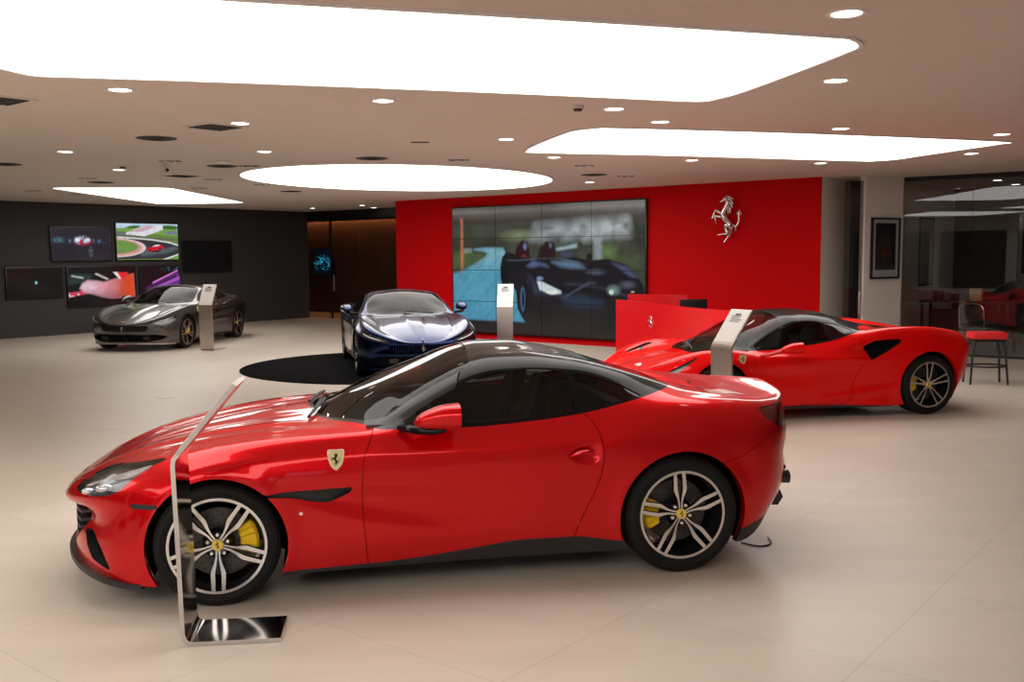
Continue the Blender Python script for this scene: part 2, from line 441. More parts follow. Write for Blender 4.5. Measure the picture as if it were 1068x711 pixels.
def m3obj(name, M, mats, parent=None, inset=0., wall=0., wallmat=1, back=None, label=None):
    """link a skin piece; inset moves it in along its normals; wall adds rim walls of that depth"""
    if len(M.T) == 0: print('EMPTY PIECE', name); return None
    M = M.compact(); V = M.V-M.N*inset; N = M.N; T = M.T
    verts = V; tris = T; mi = np.zeros(len(T), int); NN = N
    if wall != 0:
        E = np.concatenate([T[:, [0, 1]], T[:, [1, 2]], T[:, [2, 0]]]); Es = np.sort(E, 1)
        _, first, cnt = np.unique(Es, axis=0, return_index=True, return_counts=True)
        be = E[first[cnt == 1]]
        # walls run from the outer skin (offset 0) to depth
        o0 = M.V; o1 = M.V-M.N*wall
        vi = np.unique(be); mp = {int(v): k for k, v in enumerate(vi)}
        base = len(V); k = len(vi)
        verts = np.vstack([V, o0[vi], o1[vi]])
        wt = []
        for e0, e1 in be:
            p, q = base+mp[int(e0)], base+mp[int(e1)]
            wt.append((p, q, q+k)); wt.append((p, q+k, p+k))
        wt = np.array(wt)
        tris = np.vstack([T, wt]); mi = np.concatenate([mi, np.full(len(wt), wallmat)])
        NN = None
    me = bpy.data.meshes.new(name)
    me.vertices.add(len(verts)); me.vertices.foreach_set('co', verts.ravel())
    me.loops.add(len(tris)*3); me.loops.foreach_set('vertex_index', tris.ravel().astype(np.int32))
    me.polygons.add(len(tris)); me.polygons.foreach_set('loop_start', np.arange(0, len(tris)*3, 3, dtype=np.int32))
    me.update(calc_edges=True); me.validate()
    if not isinstance(mats, (list, tuple)): mats = [mats]
    for m in mats: me.materials.append(m)
    if len(me.polygons) == len(mi): me.polygons.foreach_set('material_index', np.minimum(mi, len(mats)-1).astype(np.int32))
    me.polygons.foreach_set('use_smooth', np.ones(len(me.polygons), bool))
    if NN is not None and len(me.vertices) == len(NN):
        me.normals_split_custom_set_from_vertices([tuple(x) for x in NN])
    o = bpy.data.objects.new(name, me); COL.objects.link(o)
    if parent: o.parent = parent
    if label: o['label'] = label
    return o

def merge(*Ms):
    V = []; N = []; T = []; b = 0
    for M in Ms:
        if len(M.T) == 0: continue
        M = M.compact(); V.append(M.V); N.append(M.N); T.append(M.T+b); b += len(M.V)
    return Mesh3(np.vstack(V), np.vstack(N), np.vstack(T))

def cut(M, f, gap=0.):
    """-> inside piece, ring, outside piece"""
    I, O = clip(M, f)
    if gap <= 0: return I, None, O
    g = lambda V: f(V)-gap
    I2, ring = clip(I, g)
    return I2, ring, O

def sides(M):
    L, Rr = clip(M, lambda V: -V[:, 1]); return L, Rr   # y<0, y>0

def arch_lip(M, cx, cz, R, side, depth=.045, tol=2e-3):
    """inward return along a wheel arch edge of skin M"""
    M = M.compact(); T = M.T
    E = np.concatenate([T[:, [0, 1]], T[:, [1, 2]], T[:, [2, 0]]]); Es = np.sort(E, 1)
    _, first, cnt = np.unique(Es, axis=0, return_index=True, return_counts=True)
    be = E[first[cnt == 1]]
    d = np.abs(np.hypot(M.V[:, 0]-cx, M.V[:, 2]-cz)-R)
    ok = (d < tol) & (M.V[:, 1]*side > .3)
    be = be[ok[be[:, 0]] & ok[be[:, 1]]]
    vs = []; fs = []
    for a, b in be:
        p, q = M.V[a], M.V[b]; k = len(vs)
        vs += [p, q, q-np.array([0, side*depth, 0]), p-np.array([0, side*depth, 0])]; fs.append((k, k+1, k+2, k+3))
    return vs, fs
# ------------------------------------------------------------------ wheels (axis along y, outer face towards -y)
def spoke_prism(mb, cl, hw, yf, depth, ang, bev=.0035):
    """cl: centre line (r, t) list, hw half widths, yf face depth per point; face machined, flanks dark"""
    ca, sa = math.cos(ang), math.sin(ang)
    def P(r, t, y): return (r*ca-t*sa, y, r*sa+t*ca)
    k = len(cl); L = []; 
    for i in range(k):
        a = Vector(cl[max(i-1, 0)]); b = Vector(cl[min(i+1, k-1)]); d = (b-a).normalized(); n = Vector((-d.y, d.x))
        L.append(n)
    vs = []; fs = []; mi = []
    for i, (r, t) in enumerate(cl):
        n = L[i]; h = hw[i]
        for s_, y in ((-1, yf[i]+depth), (-1.25, yf[i]+depth*.45), (-1, yf[i]+bev), (-.88, yf[i]), (.88, yf[i]), (1, yf[i]+bev), (1.25, yf[i]+depth*.45), (1, yf[i]+depth)):
            vs.append(P(r+n.x*h*s_, t+n.y*h*s_, y))
    for i in range(k-1):
        for j in range(8):
            q = (j+1) % 8; fs.append((i*8+j, i*8+q, (i+1)*8+q, (i+1)*8+j)); mi.append(0 if j in (3,) else 1)
    fs.append(tuple(range(8))[::-1]); mi.append(1); fs.append(tuple((k-1)*8+j for j in range(8))); mi.append(1)
    b = len(mb.v); mb.v += vs; mb.f += [tuple(b+x for x in f) for f in fs]; mb.mi += mi

WHEEL_CACHE = {}
def make_wheel(style, R, Rr, w, rot, cal, nseg, detail):
    face = MT['silver'] if style == 'twin' else MT['alloy2']
    mb = MB()
    # barrel and outer lip in one mesh
    lip = [(-w/2+.010, Rr+.004), (-w/2+.002, Rr+.002), (-w/2+.002, Rr-.013)]
    mb.lathe(lip, nseg, mi=0)
    mb.lathe([(-w/2+.002, Rr-.013), (-w/2+.012, Rr-.014), (-w/2+.045, Rr-.030), (w/2-.03, Rr-.038), (w/2, Rr-.01), (w/2-.01, Rr+.004)], nseg, mi=1)
    # hub face
    mb.lathe([(-w/2+.034, 0.), (-w/2+.034, .030), (-w/2+.040, .060), (-w/2+.075, .085), (-w/2+.10, .08), (-w/2+.10, 0)], 32, mi=1)
    wheel = mb.build('wheel', [face, MT['darkalloy']])
    # tyre
    ty = [(-w/2+.012, Rr+.000), (-w/2-.004, Rr+.012), (-w/2-.010, Rr+(R-Rr)*.45), (-w/2-.002, R-.022), (-w/2+.016, R-.006), (-w/2+.04, R), 
          (-.055, R), (-.052, R-.007), (-.044, R-.007), (-.041, R+.0), (-.004, R), (-.001, R-.007), (.007, R-.007), (.010, R), (.045, R), (.048, R-.007), (.056, R-.007), (.059, R), (w/2-.04, R), (w/2-.01, R-.008), (w/2, R-.03), (w/2-.0, Rr+.01), (w/2-.02, Rr)]
    MB().lathe(ty, nseg+16).build('tyre', MT['rubber'], wheel, angle=25)
    for k in range(5):
        a = math.radians(rot+72*k); s = MB()
        if style == 'twin':
            for sg in (-1, 1):
                cl = [(.024, sg*.0065), (.075, sg*.0095), (.105, sg*.0155), (.135, sg*.0245), (.155, sg*.0285), (.20, sg*.0275), (Rr-.012, sg*.0265)]
                hw = [.0046, .0056, .0082, .0120, .0134, .0122, .0112]
                yf = [-w/2+.028, -w/2+.024, -w/2+.018, -w/2+.012, -w/2+.010, -w/2+.006, -w/2+.004]
                spoke_prism(s, cl, hw, yf, .030, a)
        elif style == 'star':   # five forked spokes whose tips meet their neighbours'
            for sg in (-1, 1):
                cl = [(.030, sg*.010), (.09, sg*.040), (.15, sg*.072), (.20, sg*.099), (.228, sg*.114)]
                spoke_prism(s, cl, [.011, .0105, .0100, .0105, .013], [-w/2+.03, -w/2+.02, -w/2+.013, -w/2+.009, -w/2+.006], .028, a)
        else:   # five broad double spokes
            for sg in (-1, 1):
                cl = [(.035, sg*.012), (.09, sg*.017), (.16, sg*.022), (Rr-.014, sg*.040)]
                spoke_prism(s, cl, [.012, .012, .0125, .017], [-w/2+.03, -w/2+.02, -w/2+.012, -w/2+.006], .028, a)
        s.build('spoke', [face, MT['darkalloy']], wheel)
    dk = MB(); y0 = -.015
    dk.lathe([(y0, .06), (y0-.004, .085), (y0-.004, .190), (y0+.026, .190), (y0+.026, .06)], 48)
    if detail:
        for k in range(12):
            for j, rr in enumerate((.105, .128, .15, .172)):
                a = 2*PI*(k/12+j*.03); dk.lathe([(-.0002, 0), (-.0002, .0045), (.001, .0045)], 8, c=(rr*math.cos(a), y0-.0045, rr*math.sin(a)), mi=1)
    dk.build('brake_disc', [MT['disc'], MT['matte']], wheel)
    # caliper
    cb = MB(); n = 14; a0 = math.radians(cal-27); a1 = math.radians(cal+27)
    ring = []
    vs = []; fs = []
    prof = [(.118, -.050), (.128, -.066), (.205, -.068), (.219, -.054), (.219, .05), (.118, .05)]
    for i in range(n+1):
        a = a0+(a1-a0)*i/n; e = 1-.18*abs(2*i/n-1)**4
        bul = .008 if (i in (3, 4, 9, 10, 11)) else 0
        for (r, y) in prof:
            rr = .166+(r-.166)*e; vs.append((rr*math.cos(a), y-(bul if y < 0 else 0)+y0*0-.0, rr*math.sin(a)))
    kk = len(prof)
    for i in range(n):
        for j in range(kk): fs.append((i*kk+j, i*kk+(j+1) % kk, (i+1)*kk+(j+1) % kk, (i+1)*kk+j))
    fs.append(tuple(range(kk))); fs.append(tuple(n*kk+j for j in range(kk))[::-1])
    cb.add(vs, fs); cb.build('brake_caliper', MT['yellow'], wheel, angle=30)
    if detail:
        nb = MB()
        for k in range(5):
            a = math.radians(rot+36+72*k)
            nb.lathe([(-.0, .0), (-.0, .008), (.004, .0115), (.03, .0125)], 12, c=(.057*math.cos(a), -w/2+.024, .057*math.sin(a)))
            o = nb.build('wheel_bolt', MT['chrome'], wheel); nb = MB()
    cp = MB(); cp.lathe([(-w/2+.016, 0), (-w/2+.016, .026), (-w/2+.020, .0300), (-w/2+.04, .031)], 28, mi=0)
    cap = cp.build('hub_cap', [MT['badge']], wheel)
    if detail:
        hb = MB(); horse(hb, lambda x, y, d: (x*.034, -w/2+.0155+d*.02, y*.040)); hb.build('hub_emblem', MT['matte'], cap)
    return wheel

def add_wheel(car, style, x, yo, side, R, Rr=.264, w=.245, rot=90, cal=180, nseg=64, detail=True):
    """yo: outer face distance from the centre line"""
    r_ = rot if side < 0 else 180-rot; c_ = cal if side < 0 else 180-cal
    key = (style, R, Rr, w, r_, c_, nseg, detail)
    if key in WHEEL_CACHE: wh = copy_tree(WHEEL_CACHE[key])
    else: wh = make_wheel(*key); WHEEL_CACHE[key] = wh
    wh.parent = car; wh.location = (x, side*(yo-w/2), R)
    if side > 0: wh.rotation_euler = (0, 0, PI)
    return wh

# ------------------------------------------------------------------ cabin
def seat_mesh(hr=True):
    """bucket seat facing -x: cushion and winged back"""
    mb = MB()
    def loft(secs, n=20, mi=0):
        vs = []; fs = []
        for (cx, cz, wy, th, tx, tz) in secs:   # centre, half width, half thickness, thickness direction
            for j in range(n):
                a = 2*PI*j/n; ca = math.copysign(abs(math.cos(a))**.55, math.cos(a)); sa = math.copysign(abs(math.sin(a))**.7, math.sin(a))
                dish = -.45*th*(1 if sa > 0 else .2)*(1-abs(ca))**1  # dished front
                t = th*sa+ (dish if sa > 0 else 0)+ (th*.55*abs(ca)**3 if sa > 0 else 0)
                vs.append((cx+tx*t, wy*ca, cz+tz*t))
        m = len(secs)
        for i in range(m-1):
            for j in range(n): fs.append((i*n+j, i*n+(j+1) % n, (i+1)*n+(j+1) % n, (i+1)*n+j))
        fs.append(tuple(range(n))[::-1]); fs.append(tuple((m-1)*n+j for j in range(n)))
        mb.add(vs, fs, mi)
    d = (-.97, .24)
    loft([(-.30, .20, .22, .02, 0, 1), (-.28, .22, .24, .07, 0, 1), (-.10, .20, .25, .09, 0, 1), (.10, .18, .25, .09, 0, 1), (.2, .17, .24, .07, 0, 1)])
    loft([(.14, .14, .22, .06, *d), (.17, .30, .25, .09, *d), (.22, .48, .265, .09, *d), (.27, .62, .23, .075, *d), (.295, .68, .16, .06, *d), (.31, .74, .135, .055, *d), (.325, .81, .13, .05, *d), (.335, .85, .10, .035, *d)])
    return mb

def cabin(car, sx, sy, zf, red=False, dashx=.95, rx=2.3, wtop=.70, dashz=.86, cardtop=.90):
    """floor tub, dashboard, steering wheel, two seats"""
    t = MB()
    t.box(((dashx+rx)/2, 0, zf), (rx-dashx+.4, 1.5, .03))
    t.box((rx+.12, 0, zf+.32), (.1, 1.40, .66), bev=.03)
    t.box(((dashx+rx)/2+.1, 0, zf+.16), (1.0, .24, .30), bev=.05)
    t.build('cabin_floor', MT['leather'], car)
    for sg in (-1, 1): MB().box(((dashx+rx)/2+.05, sg*.79, (zf+cardtop)/2), (rx-dashx+.5, .03, cardtop-zf), bev=.012).build('door_card', MT['leather'], car)
    d = MB(); n = 24; vs = []; fs = []
    prof = [(-.30, -.02), (-.10, .045), (.06, .055), (.16, .01), (.18, -.08), (.10, -.22)]
    for i in range(n+1):
        y = -.70+1.40*i/n; hump = .035*math.exp(-((y+sy)/.19)**2)
        back = .10*(abs(y)/.7)**2
        for (px, pz) in prof: vs.append((dashx+px+back*.6, y, dashz+pz+(hump if -.12 < px < .1 else 0)))
    k = len(prof)
    for i in range(n):
        for j in range(k-1): fs.append((i*k+j, i*k+j+1, (i+1)*k+j+1, (i+1)*k+j))
    d.add(vs, fs).build('dashboard', MT['leather'], car)
    # steering wheel
    s = MB(); T = Matrix.Translation((dashx+.26, -sy, dashz-.04)) @ Matrix.Rotation(math.radians(-22), 4, 'Y')
    R_ = .18; n = 28; m = 8; vs = []; fs = []
    for i in range(n):
        a = 2*PI*i/n; rr = R_*(1-.06*max(0, -math.sin(a))**4)
        for j in range(m):
            b = 2*PI*j/m; vs.append(T @ Vector((.015*math.sin(b), (rr+.015*math.cos(b))*math.cos(a), (rr+.015*math.cos(b))*math.sin(a))))
    for i in range(n):
        for j in range(m): fs.append((i*m+j, i*m+(j+1) % m, ((i+1) % n)*m+(j+1) % m, ((i+1) % n)*m+j))
    s.add(vs, fs)
    for a in (0, PI, -PI/2):
        p0 = T @ Vector((-.005, 0, 0)); p1 = T @ Vector((0, R_*math.cos(a), R_*math.sin(a)*.95)); s.tube([p0, p1], [.024, .014], 8)
    s.ell(T @ Vector((-.0, 0, 0)), (.03, .06, .055))
    st = s.build('steering_wheel', MT['leather'], car)
    MB().ell(T @ Vector((.030, 0, 0)), (.008, .018, .02)).build('wheel_emblem', MT['badge'], st)
    for sg in (-1, 1):
        o = seat_mesh().build('seat', MT['leatherred'] if red else MT['leather'], car, angle=50)
        o.location = (sx, sg*sy, zf)
    MB().box((dashx+.52, 0, dashz+.27), (.03, .20, .06), bev=.012).build('rear_view_mirror', MT['black'], car)

# ------------------------------------------------------------------ small car parts 
def shield(car, x, y, z, s, nrm=(0, -1), col='cream'):
    """fender badge: pale shield with the black horse; nrm is its outward (x,y)"""
    def f(u, v, d): # u along car, v up, d outwards
        return (x+u*1.0, y+d*nrm[1]+ -u*nrm[0]*0, z+v)
    pts = [(-.5, .62), (-.2, .66), (0, .64), (.2, .66), (.5, .62), (.48, .1), (.36, -.3), (.16, -.56), (0, -.66), (-.16, -.56), (-.36, -.3), (-.48, .1)]
    P = smooth_poly(pts, 3)
    mb = MB(); mb.prism([(p[0]*s*1.1, p[1]*s*1.1) for p in P], -.004, .002, 0, f)
    b = mb.build('badge', MT['chrome'], car)
    MB().prism([(p[0]*s, p[1]*s) for p in P], 0, .0035, 0, f).build('badge_field', MT[col], b)
    hb = MB(); horse(hb, lambda a, c, d: f(a*s*.85, c*s*.85, .004+d*s*.25)); hb.build('badge_horse', MT['matte'], b)
    return b

def mirror(car, x, y, z, side, capmat, sc_=(1., 1., 1.), stalk=True):
    """door mirror, housing tapering forwards; y is its centre"""
    mb = MB(); n = 24; m = 12; vs = []; fs = []
    for i in range(m+1):
        t = i/m; xx = -.125+.25*t
        h = .062*(math.sin(PI*min(1, (t+.02)/1.25)*.62)**.8) if t < 1 else .055
        h = .080*(t**.40)*(1-.30*max(0, t-.6)); w_ = .110*(t**.42)*(1-.05*t); zc = -.030+.040*t**.7-.020*max(0, t-.6)
        if i == 0: h = w_ = .004
        for j in range(n):
            a = 2*PI*j/n; ca = math.copysign(abs(math.cos(a))**.8, math.cos(a)); sa = math.copysign(abs(math.sin(a))**.8, math.sin(a))
            vs.append((x+xx*sc_[0], side*(y+w_*ca*sc_[1]), z+(zc+h*sa)*sc_[2]))
    for i in range(m):
        for j in range(n): fs.append((i*n+j, i*n+(j+1) % n, (i+1)*n+(j+1) % n, (i+1)*n+j))
    fs.append(tuple(range(n))[::-1]); fs.append(tuple(m*n+j for j in range(n)))
    mb.add(vs, fs); o = mb.build('wing_mirror', capmat, car, angle=50)
    g = MB(); g.add([(x+.127*sc_[0], side*(y+.085*math.cos(a)*sc_[1]), z+.002+.048*math.sin(a)*sc_[2]) for a in [2*PI*q/20 for q in range(20)]], [tuple(range(20))])
    g.build('mirror_glass', MT['chrome'], o)
    if stalk:
        s = MB(); s.tube([(x-.19, side*(y-.17), z-.082), (x-.13, side*(y-.07), z-.078), (x-.03, side*(y-.01), z-.078), (x+.05, side*(y+.02), z-.070)], [.018, .024, .026, .014], 10, smooth=4)
        s.build('mirror_stalk', MT['blackgloss'], o)
    return o

def wiper(car, pts, blade):
    w_ = MB().tube(pts, [.010]*len(pts), 6, smooth=3); w_.tube(blade, .006, 6)
    return w_.build('wiper', MT['black'], car)

def well(car, cx, cz, R, side, y0, y1):
    mb = MB(); n = 28; vs = []; fs = []
    for i in range(n+1):
        a = math.radians(-26)+math.radians(232)*i/n
        vs += [(cx+R*math.cos(a), side*y0, cz+R*math.sin(a)), (cx+R*math.cos(a), side*y1, cz+R*math.sin(a))]
    for i in range(n): fs.append((2*i, 2*i+1, 2*i+3, 2*i+2))
    c = len(vs); vs.append((cx, side*y1, cz))
    for i in range(n): fs.append((2*i+1, 2*i+3, c))
    mb.add(vs, fs); return mb.build('wheel_arch_liner', MT['matte'], car)

def front_splitter(car, A, m, xe, out, th, pn=2.2):
    """thin lip under the bumper, traced from the lower body line A"""
    Yc = curve(A['y']); Zc = curve(A['z']); n = 26; L = []
    for i in range(n+1):
        x = A['xn']+(xe-A['xn'])*(i/n)**1.8
        g = (1-(1-min(1, (x-A['xn'])/A['rn']))**pn)**(1/pn)
        L.append((x, float(Yc(x))*g, float(Zc(x))))
    P = [(x, -y, z) for x, y, z in L[::-1]]+L[1:]
    vs = []; fs = []; n = len(P)
    for i, (x, y, z) in enumerate(P):
        a = Vector(P[max(i-1, 0)][:2]); b = Vector(P[min(i+1, n-1)][:2]); d = (b-a).normalized(); o = Vector((-d.y, d.x))*1.0
        if o.x > 0 and abs(y) < .3: o = -o
        if abs(y) > .3 and y*o.y < 0: o = -o
        e = out*min(1., (n/2-abs(i-n/2))/6+.05)
        vs += [(x+o.x*e, y+o.y*e, z+.010), (x+o.x*e, y+o.y*e, z-th), (x-o.x*.10, y-o.y*.10, z-th), (x-o.x*.10, y-o.y*.10, z+.006)]
    for i in range(n-1):
        for j in range(4): fs.append((i*4+j, i*4+(j+1) % 4, (i+1)*4+(j+1) % 4, (i+1)*4+j))
    fs += [(0, 1, 2, 3), tuple((n-1)*4+j for j in (3, 2, 1, 0))]
    return MB().add(vs, fs).build('front_splitter', m, car, angle=30)
# ------------------------------------------------------------------ the red coupe in the foreground (x rearwards from the front axle, -y its left side)
def sill_line(pts): return curve(pts, .02)

def build_gran_turismo(car):
    red = MT['red']
    A = dict(xn=-.895, xt=3.46, rn=.60, rt=.50,
             y=[(-.95, .80), (-.5, .90), (0, .925), (.4, .915), (.9, .885), (1.4, .875), (2., .895), (2.4, .93), (2.7, .94), (3.1, .92), (3.6, .82)],
             z=[(-.95, .235), (-.8, .200), (-.6, .165), (-.4, .135), (0, .15), (.4, .15), (.9, .15), (1.5, .15), (2.3, .16), (2.7, .2), (3.05, .165), (3.3, .25), (3.6, .31)])
    B = dict(xn=-.895, xt=3.56, rn=.66, rt=.50,
             y=[(-.95, .86), (-.5, .93), (0, .955), (.4, .945), (.9, .925), (1.5, .912), (2., .925), (2.4, .955), (2.7, .965), (3.2, .935), (3.6, .85)],
             z=[(-.95, .30), (-.5, .32), (0, .34), (.9, .33), (2, .35), (2.7, .38), (3.6, .44)])
    C = dict(xn=-.870, xt=3.60, rn=.70, rt=.52,
             y=[(-.95, .86), (-.5, .925), (0, .962), (.4, .957), (.9, .938), (1.5, .925), (2., .938), (2.4, .962), (2.7, .972), (3.2, .94), (3.6, .87)],
             z=[(-.95, .44), (-.5, .50), (0, .56), (.9, .55), (2, .57), (2.7, .60), (3.6, .62)])
    D = dict(xn=-.950, xt=3.61, rn=.88, rt=.56,
             y=[(-.95, .86), (-.6, .885), (-.3, .915), (0, .935), (.4, .948), (.9, .942), (1.5, .935), (2., .94), (2.4, .955), (2.8, .955), (3.2, .925), (3.6, .86)],
             z=[(-.95, .510), (-.7, .585), (-.3, .70), (0, .755), (.4, .765), (.9, .76), (1.5, .765), (2., .80), (2.4, .835), (2.8, .84), (3.3, .83), (3.6, .80)])
    E_ = dict(xn=-.925, xt=3.60, rn=.95, rt=.50,
             y=[(-.95, .76), (-.6, .76), (-.3, .79), (0, .815), (.4, .845), (.9, .86), (1.34, .865), (1.8, .86), (2.1, .85), (2.4, .845), (2.8, .83), (3.2, .78), (3.6, .72)],
             z=[(-.95, .535), (-.87, .590), (-.75, .655), (-.5, .752), (-.3, .80), (0, .857), (.3, .893), (.6, .908), (.9, .918), (1.34, .918), (1.8, .94), (2.07, .963), (2.4, 1.005), (2.7, 1.022), (3.0, 1.01), (3.3, .985), (3.45, .982), (3.6, .990)])
    G_ = dict(xn=-.925, xt=3.60, rn=.9, rt=.5, sharp=False,
             y=[(-.95, .50), (-.4, .55), (.0, .62), (.4, .70), (.7, .76), (.87, .775), (1.0, .745), (1.165, .715), (1.3, .685), (1.45, .655), (1.7, .64), (2.0, .642), (2.3, .65), (2.6, .66), (2.8, .66), (3.0, .63), (3.3, .57), (3.6, .52)],
             z=[(-.95, .538), (-.87, .598), (-.75, .668), (-.5, .772), (-.3, .825), (0, .885), (.3, .917), (.6, .930), (.80, .935), (.90, .955), (1.0, 1.008), (1.165, 1.087), (1.3, 1.15), (1.45, 1.21), (1.6, 1.238), (1.8, 1.245), (2.1, 1.225), (2.4, 1.155), (2.6, 1.10), (2.8, 1.058), (3.0, 1.03), (3.3, .993), (3.45, .990), (3.6, 1.005)], s=.025)
    H = dict(xn=-.925, xt=3.60, rn=.85, rt=.45,
             y=[(-.95, .25), (-.4, .28), (.2, .34), (.7, .42), (.9, .42), (1.45, .34), (2.0, .32), (2.6, .36), (3.0, .34), (3.6, .28)],
             z=[(-.95, .54), (-.87, .60), (-.75, .672), (-.5, .775), (-.2, .855), (0, .893), (.3, .930), (.55, .948), (.63, .960), (.8, 1.035), (1.0, 1.12), (1.2, 1.20), (1.45, 1.292), (1.6, 1.316), (1.8, 1.316), (2.04, 1.283), (2.3, 1.222), (2.6, 1.122), (2.9, 1.048), (3.1, 1.010), (3.3, .992), (3.45, .992), (3.6, 1.012)], s=.025)
    I_ = dict(xn=-.925, xt=3.60, rn=.9, rt=.4, y=None,
             z=[(-.95, .54), (-.87, .60), (-.75, .672), (-.5, .775), (-.2, .858), (0, .895), (.3, .935), (.5, .953), (.56, .965), (.75, 1.05), (1.0, 1.148), (1.2, 1.223), (1.45, 1.316), (1.6, 1.342), (1.8, 1.342), (2.04, 1.304), (2.3, 1.238), (2.6, 1.132), (2.9, 1.052), (3.1, 1.012), (3.3, .993), (3.45, .993), (3.6, 1.012)], s=.025)

    scoop = round_poly([(.30, .640), (.78, .640), (1.5, .60), (1.9, .52), (1.8, .36), (1.2, .33), (.72, .45), (.50, .53)], .08)
    hand = smooth_poly([(1.975, .757), (2.04, .795), (2.14, .80), (2.147, .715), (2.06, .707), (2.0, .73)], 4)
    hoodslot = round_poly([(-.02, .43), (.30, .49), (.32, .515), (.0, .46)], .01)
    def disp(x, y, z, ny, nz):
        d = np.zeros_like(x)
        side = sstep(.35, .8, ny)
        # long scallop behind the fender vent
        s = sd(x, z, scoop); d -= side*.020*sstep(-.02, .10, s)*sstep(2.0, .9, x)
        # crisp shoulder line on the door and fender
        lz = np.interp(x, [-.4, 0, .5, 1.0, 1.6, 2.0, 2.3], [.70, .78, .80, .80, .80, .83, .86])
        d += side*.006*np.exp(-((z-lz)/.028)**2)*sstep(-.4, .1, x)*sstep(2.4, 1.7, x)
        # wheel arch flares
        for cx, R in ((0., .385), (2.67, .395)):
            r = np.hypot(x-cx, z-.35); d += side*.010*np.exp(-((r-R)/.05)**2)
        # door handle recess
        d -= side*.022*sstep(-.008, .018, sd(x, z, hand))
        # bonnet power lines
        top = sstep(.5, .9, nz)
        yr = np.interp(x, [-.9, -.3, .5], [.30, .40, .55]); d += top*.012*np.exp(-((y-yr)/.045)**2)*sstep(-.85, -.4, x)*sstep(.62, .3, x)
        yr2 = np.interp(x, [-.9, -.3, .5], [.12, .17, .25]); d -= top*.008*np.exp(-((y-yr2)/.07)**2)*sstep(-.8, -.3, x)*sstep(.6, .2, x)
        # rear deck lip
        d += sstep(.3, .7, nz)*.012*sstep(3.44, 3.58, x)*sstep(.95, .98, z)
        # dished rear flank under the tail lamp
        # front corner: sculpted air curtain
        fr = sstep(-.55, -.80, x)
        d -= fr*.030*np.exp(-((z-.46)/.05)**2-((y-.60)/.14)**2)
        d -= sstep(3.2, 3.45, x)*.025*np.exp(-((z-.66)/.07)**2)*sstep(.95, .55, y)
        return d
    for L in (A, B, C, D): L['seg'] = 14
    E_['seg'] = 16; G_['seg'] = 12; H['seg'] = 10
    S = skin([A, B, C, D, E_, G_, H, I_], -.52, 3.12, nn=46, nm=250, nt=40, disp=disp, gi=5, cabx=(.95, 1.25, 2.5, 2.9))
    # wheel arches
    R1, R2 = .378, .392
    _, S = clip(S, lambda V: np.where(V[:, 2] < .85, R1-np.hypot(V[:, 0], V[:, 2]-.338), -1))
    _, S = clip(S, lambda V: np.where(V[:, 2] < .85, R2-np.hypot(V[:, 0]-2.67, V[:, 2]-.352), -1))
    for cx, cz, R in ((0, .338, R1), (2.67, .352, R2)):
        for sg in (-1, 1):
            v, f = arch_lip(S, cx, cz, R, sg, depth=.06); MB().add(v, f).build('wheel_arch_lip', red, car, smooth=True, angle=60)

    belt = curve([(.3, .935), (.86, .930), (.95, .926), (1.34, .922), (1.8, .944), (2.07, .972), (2.4, 1.035), (2.6, 1.075), (2.78, 1.095), (3.0, 1.09)], .03)
    top_front = smooth_poly([(.505, 0), (.515, .2), (.56, .42), (.66, .60), (.775, .715), (.87, .80)], 5, closed=False)
    gtop = np.vstack([[(.505, -.2)], top_front, [(.9, 1.2), (3.3, 1.2), (3.04, .60), (3.0, .55), (2.98, .2), (2.98, -.2)]])
    fg = lambda V: np.minimum(sd(V[:, 0], np.abs(V[:, 1]), gtop), V[:, 2]-np.where((V[:, 0] > .9) | (np.abs(V[:, 1]) > .76), belt(V[:, 0]), .80))
    GH, S = clip(S, fg)
    # --- glazing
    ws = np.vstack([[(.525, -.2)], smooth_poly([(.525, 0), (.535, .2), (.585, .42), (.69, .58), (.80, .685), (.905, .728)], 5, closed=False), smooth_poly([(1.02, .70), (1.17, .668), (1.31, .635), (1.43, .605)], 5, closed=False), [(1.455, .54), (1.475, .3), (1.48, 0), (1.48, -.2)]])
    fws = lambda V: np.minimum(sd(V[:, 0], np.abs(V[:, 1]), ws), V[:, 2]-.85)
    W, GH = clip(GH, fws)
    rw = np.array([(2.25, -.3), (2.25, .40), (2.9, .46), (2.93, -.3)])
    RW, GH = clip(GH, xy(rw))
    sg1 = round_poly([(1.00, .948), (1.36, .940), (1.80, .962), (2.055, .990), (2.015, 1.205), (1.80, 1.222), (1.60, 1.213), (1.42, 1.165), (1.22, 1.075)], .035)
    sg2 = round_poly([(2.10, .998), (2.47, 1.055), (2.36, 1.115), (2.2, 1.165), (2.065, 1.195)], .025)
    SG, GH = clip(GH, xz(sg1)); SQ, GH = clip(GH, xz(sg2))
    # header line between windscreen frame and roof, and B line on the roof
    roof, pil = clip(GH, lambda V: V[:, 0]-1.487+.0*V[:, 1]+.10*(np.abs(V[:, 1])/.6)**2)
    roof, r_seam = clip(roof, lambda V: V[:, 0]-1.497+.10*(np.abs(V[:, 1])/.6)**2)
    m3obj('windscreen', W, MT['screenglass'], car, inset=.004)
    m3obj('rear_window', RW, MT['darkglass'], car, inset=.004)
    for nm, P, mt in (('side_window', SG, 'darkglass'), ('quarter_window', SQ, 'darkglass')):
        l, r = sides(P)
        for q in (l, r): m3obj(nm, q, MT[mt], car, inset=.006)
    m3obj('roof', roof, MT['blackgloss'], car)
    MT['pillar'] = mat('satin dark grey trim', (.030, .028, .027), .35, .2, coat=.5, coat_ior=1.3, spec=.1)
    l, r = sides(pil)
    for q in (l, r): m3obj('windscreen_pillar', q, MT['pillar'], car)
